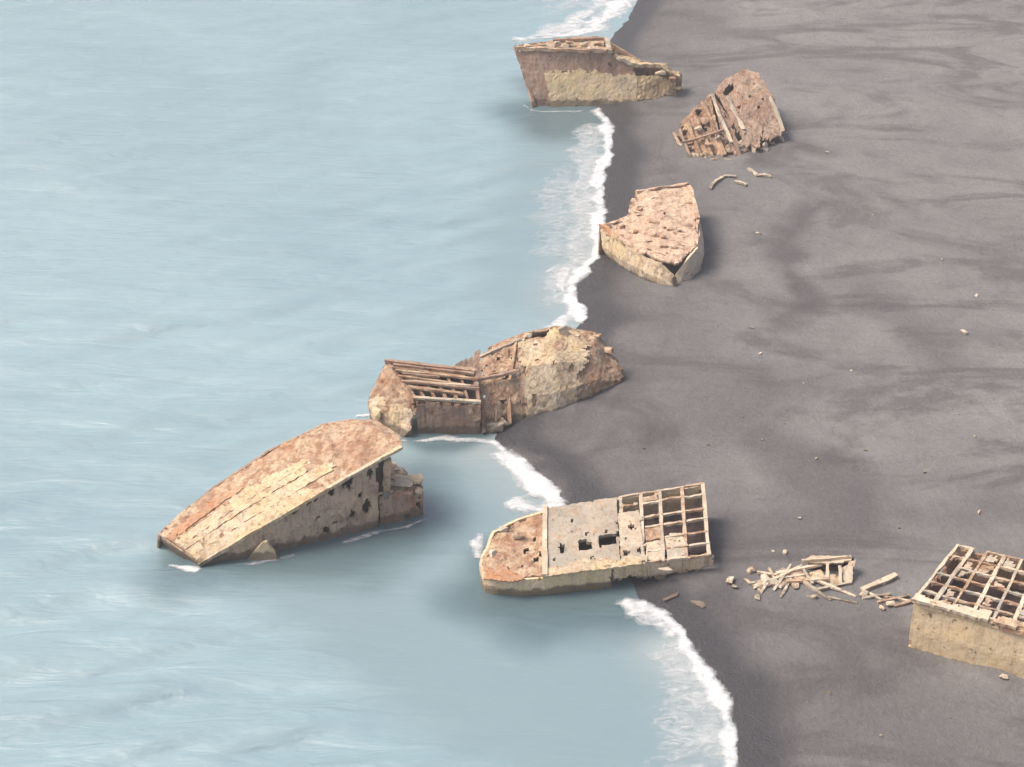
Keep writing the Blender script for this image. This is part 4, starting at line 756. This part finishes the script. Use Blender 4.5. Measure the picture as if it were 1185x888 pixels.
def hull_fragment():
    r = thing('hull_fragment', (36.97, -46.2, 1.0), 'cream angular hull fragment with dark opening in the debris heap', 'wreck fragment')
    loft('top_plate', [[(33.19, -44.82, 2.2), (34.14, -44.18, 2.6)], [(36.3, -45.3, 2.3), (36.61, -44.32, 2.7)], [(38.84, -45.38, 2.6), (39.14, -44.67, 2.7)]], M['bone'], r, .25, .25, rag=(.5, .1, .2, .1), noise=.06, seed=441)
    loft('side_plate', [[(37.59, -45.98, 2.3), (37.56, -48.46, 0.7)], [(39.46, -45.15, 2.8), (38.96, -48.33, 0.6)]], M['bone'], r, .3, .25, rag=(.3, .2, .2, .1), noise=.08, seed=442, hint=(-.2, -1, .1))
    loft('front_plate', [[(35.37, -46.7, 1.6), (35.27, -48.0, 0.6)], [(38.13, -46.64, 1.8), (37.96, -48.52, 0.5)]], M['cream'], r, .3, .25, rag=(.3, .1, .3, 0), noise=.08, seed=443, hint=(0, -1, .1))
    loft('back_plate', [[(34.15, -44.21, 2.5), (34.32, -44.83, 0.5)], [(39.35, -44.7, 2.6), (39.46, -45.17, 0.5)]], M['dark'], r, .25, .3, noise=.06, seed=444, hint=(0, -1, 0))
    for k, (a, b) in enumerate((((33.39, -44.79, 2.3), (39.01, -44.81, 2.8)), ((36.27, -45.44, 2.4), (36.03, -47.15, 1.2)), ((37.59, -45.95, 2.4), (37.51, -47.82, 1.2)))):
        beam('edge_bar', a, b, .35, .35, M['bone'], r, 450 + k, 4)
hull_fragment()

def loose_chunk(name, px, size, mm, label, cat, seed, group=None):
    x, y = px[0], px[1]
    o = chunk(name, (0, 0, 0), size, M[mm], None, seed); o.location = (x, y, gz(x, y) + size[2] * .25); o.rotation_euler.z = seed * 1.3
    return tag(o, label, cat, group)
GS = 'broken concrete lumps of the debris heap'
LUMPL = ['pale lump farthest left of the debris heap, upper of two', 'pale lump farthest left of the debris heap, lower of two', 'pinkish lump at the upper left of the debris heap', 'large pale lump amid the left beams of the debris heap', 'pale lump at the foot of the steep beam in the heap', 'pinkish lump below the middle of the debris heap',
    'pale lump under the hull fragment, lower left', 'pale lump at the left end of the long lone beam', 'pinkish lump lowest beside the fallen bars near the gridded hull', 'pale lump amid the fallen bars near the gridded hull', 'small pale lump at the bottom left of the debris heap', 'pinkish lump at the top middle of the debris heap']
for k, (p, s) in enumerate((((25.0, -46.87, 1), .9), ((25.55, -48.21, 1), .8), ((27.69, -44.84, 1), 1.0), ((28.86, -46.87, 1), 1.3), ((29.97, -47.54, 1), 1.1), ((32.25, -48.21, 1), .9), ((33.99, -49.86, 1), .8), ((39.86, -49.86, 1), .8), ((41.44, -52.14, 1), .8), ((42.52, -51.49, 1), .9), ((27.7, -50.19, 1), .7), ((31.4, -45.52, 1), 1.2))):
    loose_chunk('concrete_lump', p, (s * 1.5, s, s * .7), ('bone', 'pale', 'pink')[k % 3], LUMPL[k], 'concrete lump', 460 + k, GS)
for k, (p, s, lab) in enumerate((((30.94, -46.87, 1), (3.4, 1.8, .5), 'flat pale slab under the beams in the middle of the heap'), ((33.0, -46.2, 1), (3.0, 2.0, .9), 'thick cream slab where the beams meet the hull fragment'), ((28.55, -47.88, 1), (2.4, 1.2, .5), 'flat pinkish slab under the left beams of the heap'), ((34.99, -46.2, 1), (2.2, 1.6, 1.0), 'tilted cream slab against the hull fragment'))):
    loose_chunk('concrete_slab', p, s, ('bone', 'mixed', 'pink', 'cream')[k], lab, 'concrete slab', 600 + k, 'slabs in the debris heap')
# curled scraps below the collapsed block
for k, (a, b, lab) in enumerate((((32.54, 62.35, 1), (34.92, 66.53, 1), 'bent pale scrap, leftmost of those lying below the collapsed block'), ((34.92, 66.53, 1), (37.25, 66.88, 1), 'bent pale scrap, second from left of those below the collapsed block'), ((36.79, 65.13, 1), (38.6, 63.39, 1), 'short pale scrap between the bent scraps below the collapsed block'), ((39.6, 70.09, 1), (40.74, 67.24, 1), 'bent pale scrap second from right below the collapsed block'), ((40.74, 67.24, 1), (42.99, 66.88, 1), 'bent pale scrap, rightmost of those lying below the collapsed block'))):
    loose_beam(a[0], a[1], b[0], b[1], .5, .4, 'pale' if k % 2 else 'bone', lab, 480 + k, .1, .2, 'metal_scrap', 'bent scraps below the collapsed block', .5)
loose_chunk('concrete_lump', (21.06, -50.52, 0.4), (2.0, 1.0, .5), 'bone', 'flat pale slab on the wet sand below the stranded wreck', 'concrete lump', 490)
loose_chunk('concrete_lump', (17.94, -49.08, 0.3), (2.6, .8, .4), 'mauve', 'long dull slab in the shadow under the stranded wreck', 'concrete lump', 491)
STP = [(38.4, 44.97), (68.1, 23.86), (63.81, 12.19), (34.46, 6.42), (56.47, -32.87), (52.16, -64.97), (31.91, -41.38), (53.83, 77.42)]
ST = (((877,271), 'pale stone alone on the sand right of the rounded bow'), ((1130,343), 'small pale stone high on the right-hand sand'), ((1115,387), 'elongated pale stone on the right-hand sand'),
      ((880,410), 'small pale stone on the sand right of the arched wreck'), ((1133,593), 'pale stone on the open sand above the gridded hull'), ((1160,788), 'pale stone on the sand below the gridded hull'), ((908,640), 'pale stone just above the tangled debris heap'), ((957,176), 'small pale stone right of the collapsed block'))
for k, ((x, y), lab) in enumerate(ST):
    s = (.75, .5, .9, .45, .6, .7, .55, .5)[k]
    x0, y0 = STP[k]
    loose_chunk('pale_stone', (x0, y0), (s * 1.4, s, s * .7), 'bone', lab, 'stone', 500 + k, 'pale stones on the sand')
for k, (x0, y0) in enumerate([(35.53, -12.09), (25.2, -16.8), (16.84, -17.64), (32.17, -15.95), (45.09, -18.47), (38.53, -20.53), (30.31, -10.34), (51.63, -23.57), (59.63, -15.32), (30.64, -41.03), (58.72, -9.9), (46.3, 1.57), (46.2, -36.01), (39.35, -1.97), (34.09, 13.99), (65.43, 36.14), (57.44, 51.65), (54.92, -54.69), (33.53, -66.69), (37.84, -73.61), (45.47, -70.89), (34.57, -34.17)]):
    s = .25 + .22 * ((k * 37) % 10) / 10
    loose_chunk('pale_stone', (x0, y0), (s * 1.4, s, s * .8), 'bone' if k % 2 else 'pale', 'tiny pale pebble-like stone strewn on the open dark sand', 'stone', 520 + k, 'tiny stones strewn over the sand')

# ------------------------------------------------------------------ the milky air
hz, nt, N, L, B = nmat('haze_air'); N.remove(B)
pv = nd(nt, 'ShaderNodeVolumePrincipled', Density=HAZE); pv.inputs['Color'].default_value = (.97, .97, .97, 1); pv.inputs['Anisotropy'].default_value = .3
L.new(pv.outputs[0], N['Material Output'].inputs['Volume'])
hx0, hx1, hy0, hy1, hz0, hz1 = -5200, 3700, -2800, 3700, -4.5, 134
V = [(x, y, z) for z in (hz0, hz1) for y in (hy0, hy1) for x in (hx0, hx1)]
ho = link_mesh('haze', V, [(0, 2, 3, 1), (4, 5, 7, 6), (0, 1, 5, 4), (2, 6, 7, 3), (0, 4, 6, 2), (1, 3, 7, 5)], hz)
tag(ho, 'thin pale haze over the whole shore', 'haze', None, 'stuff')
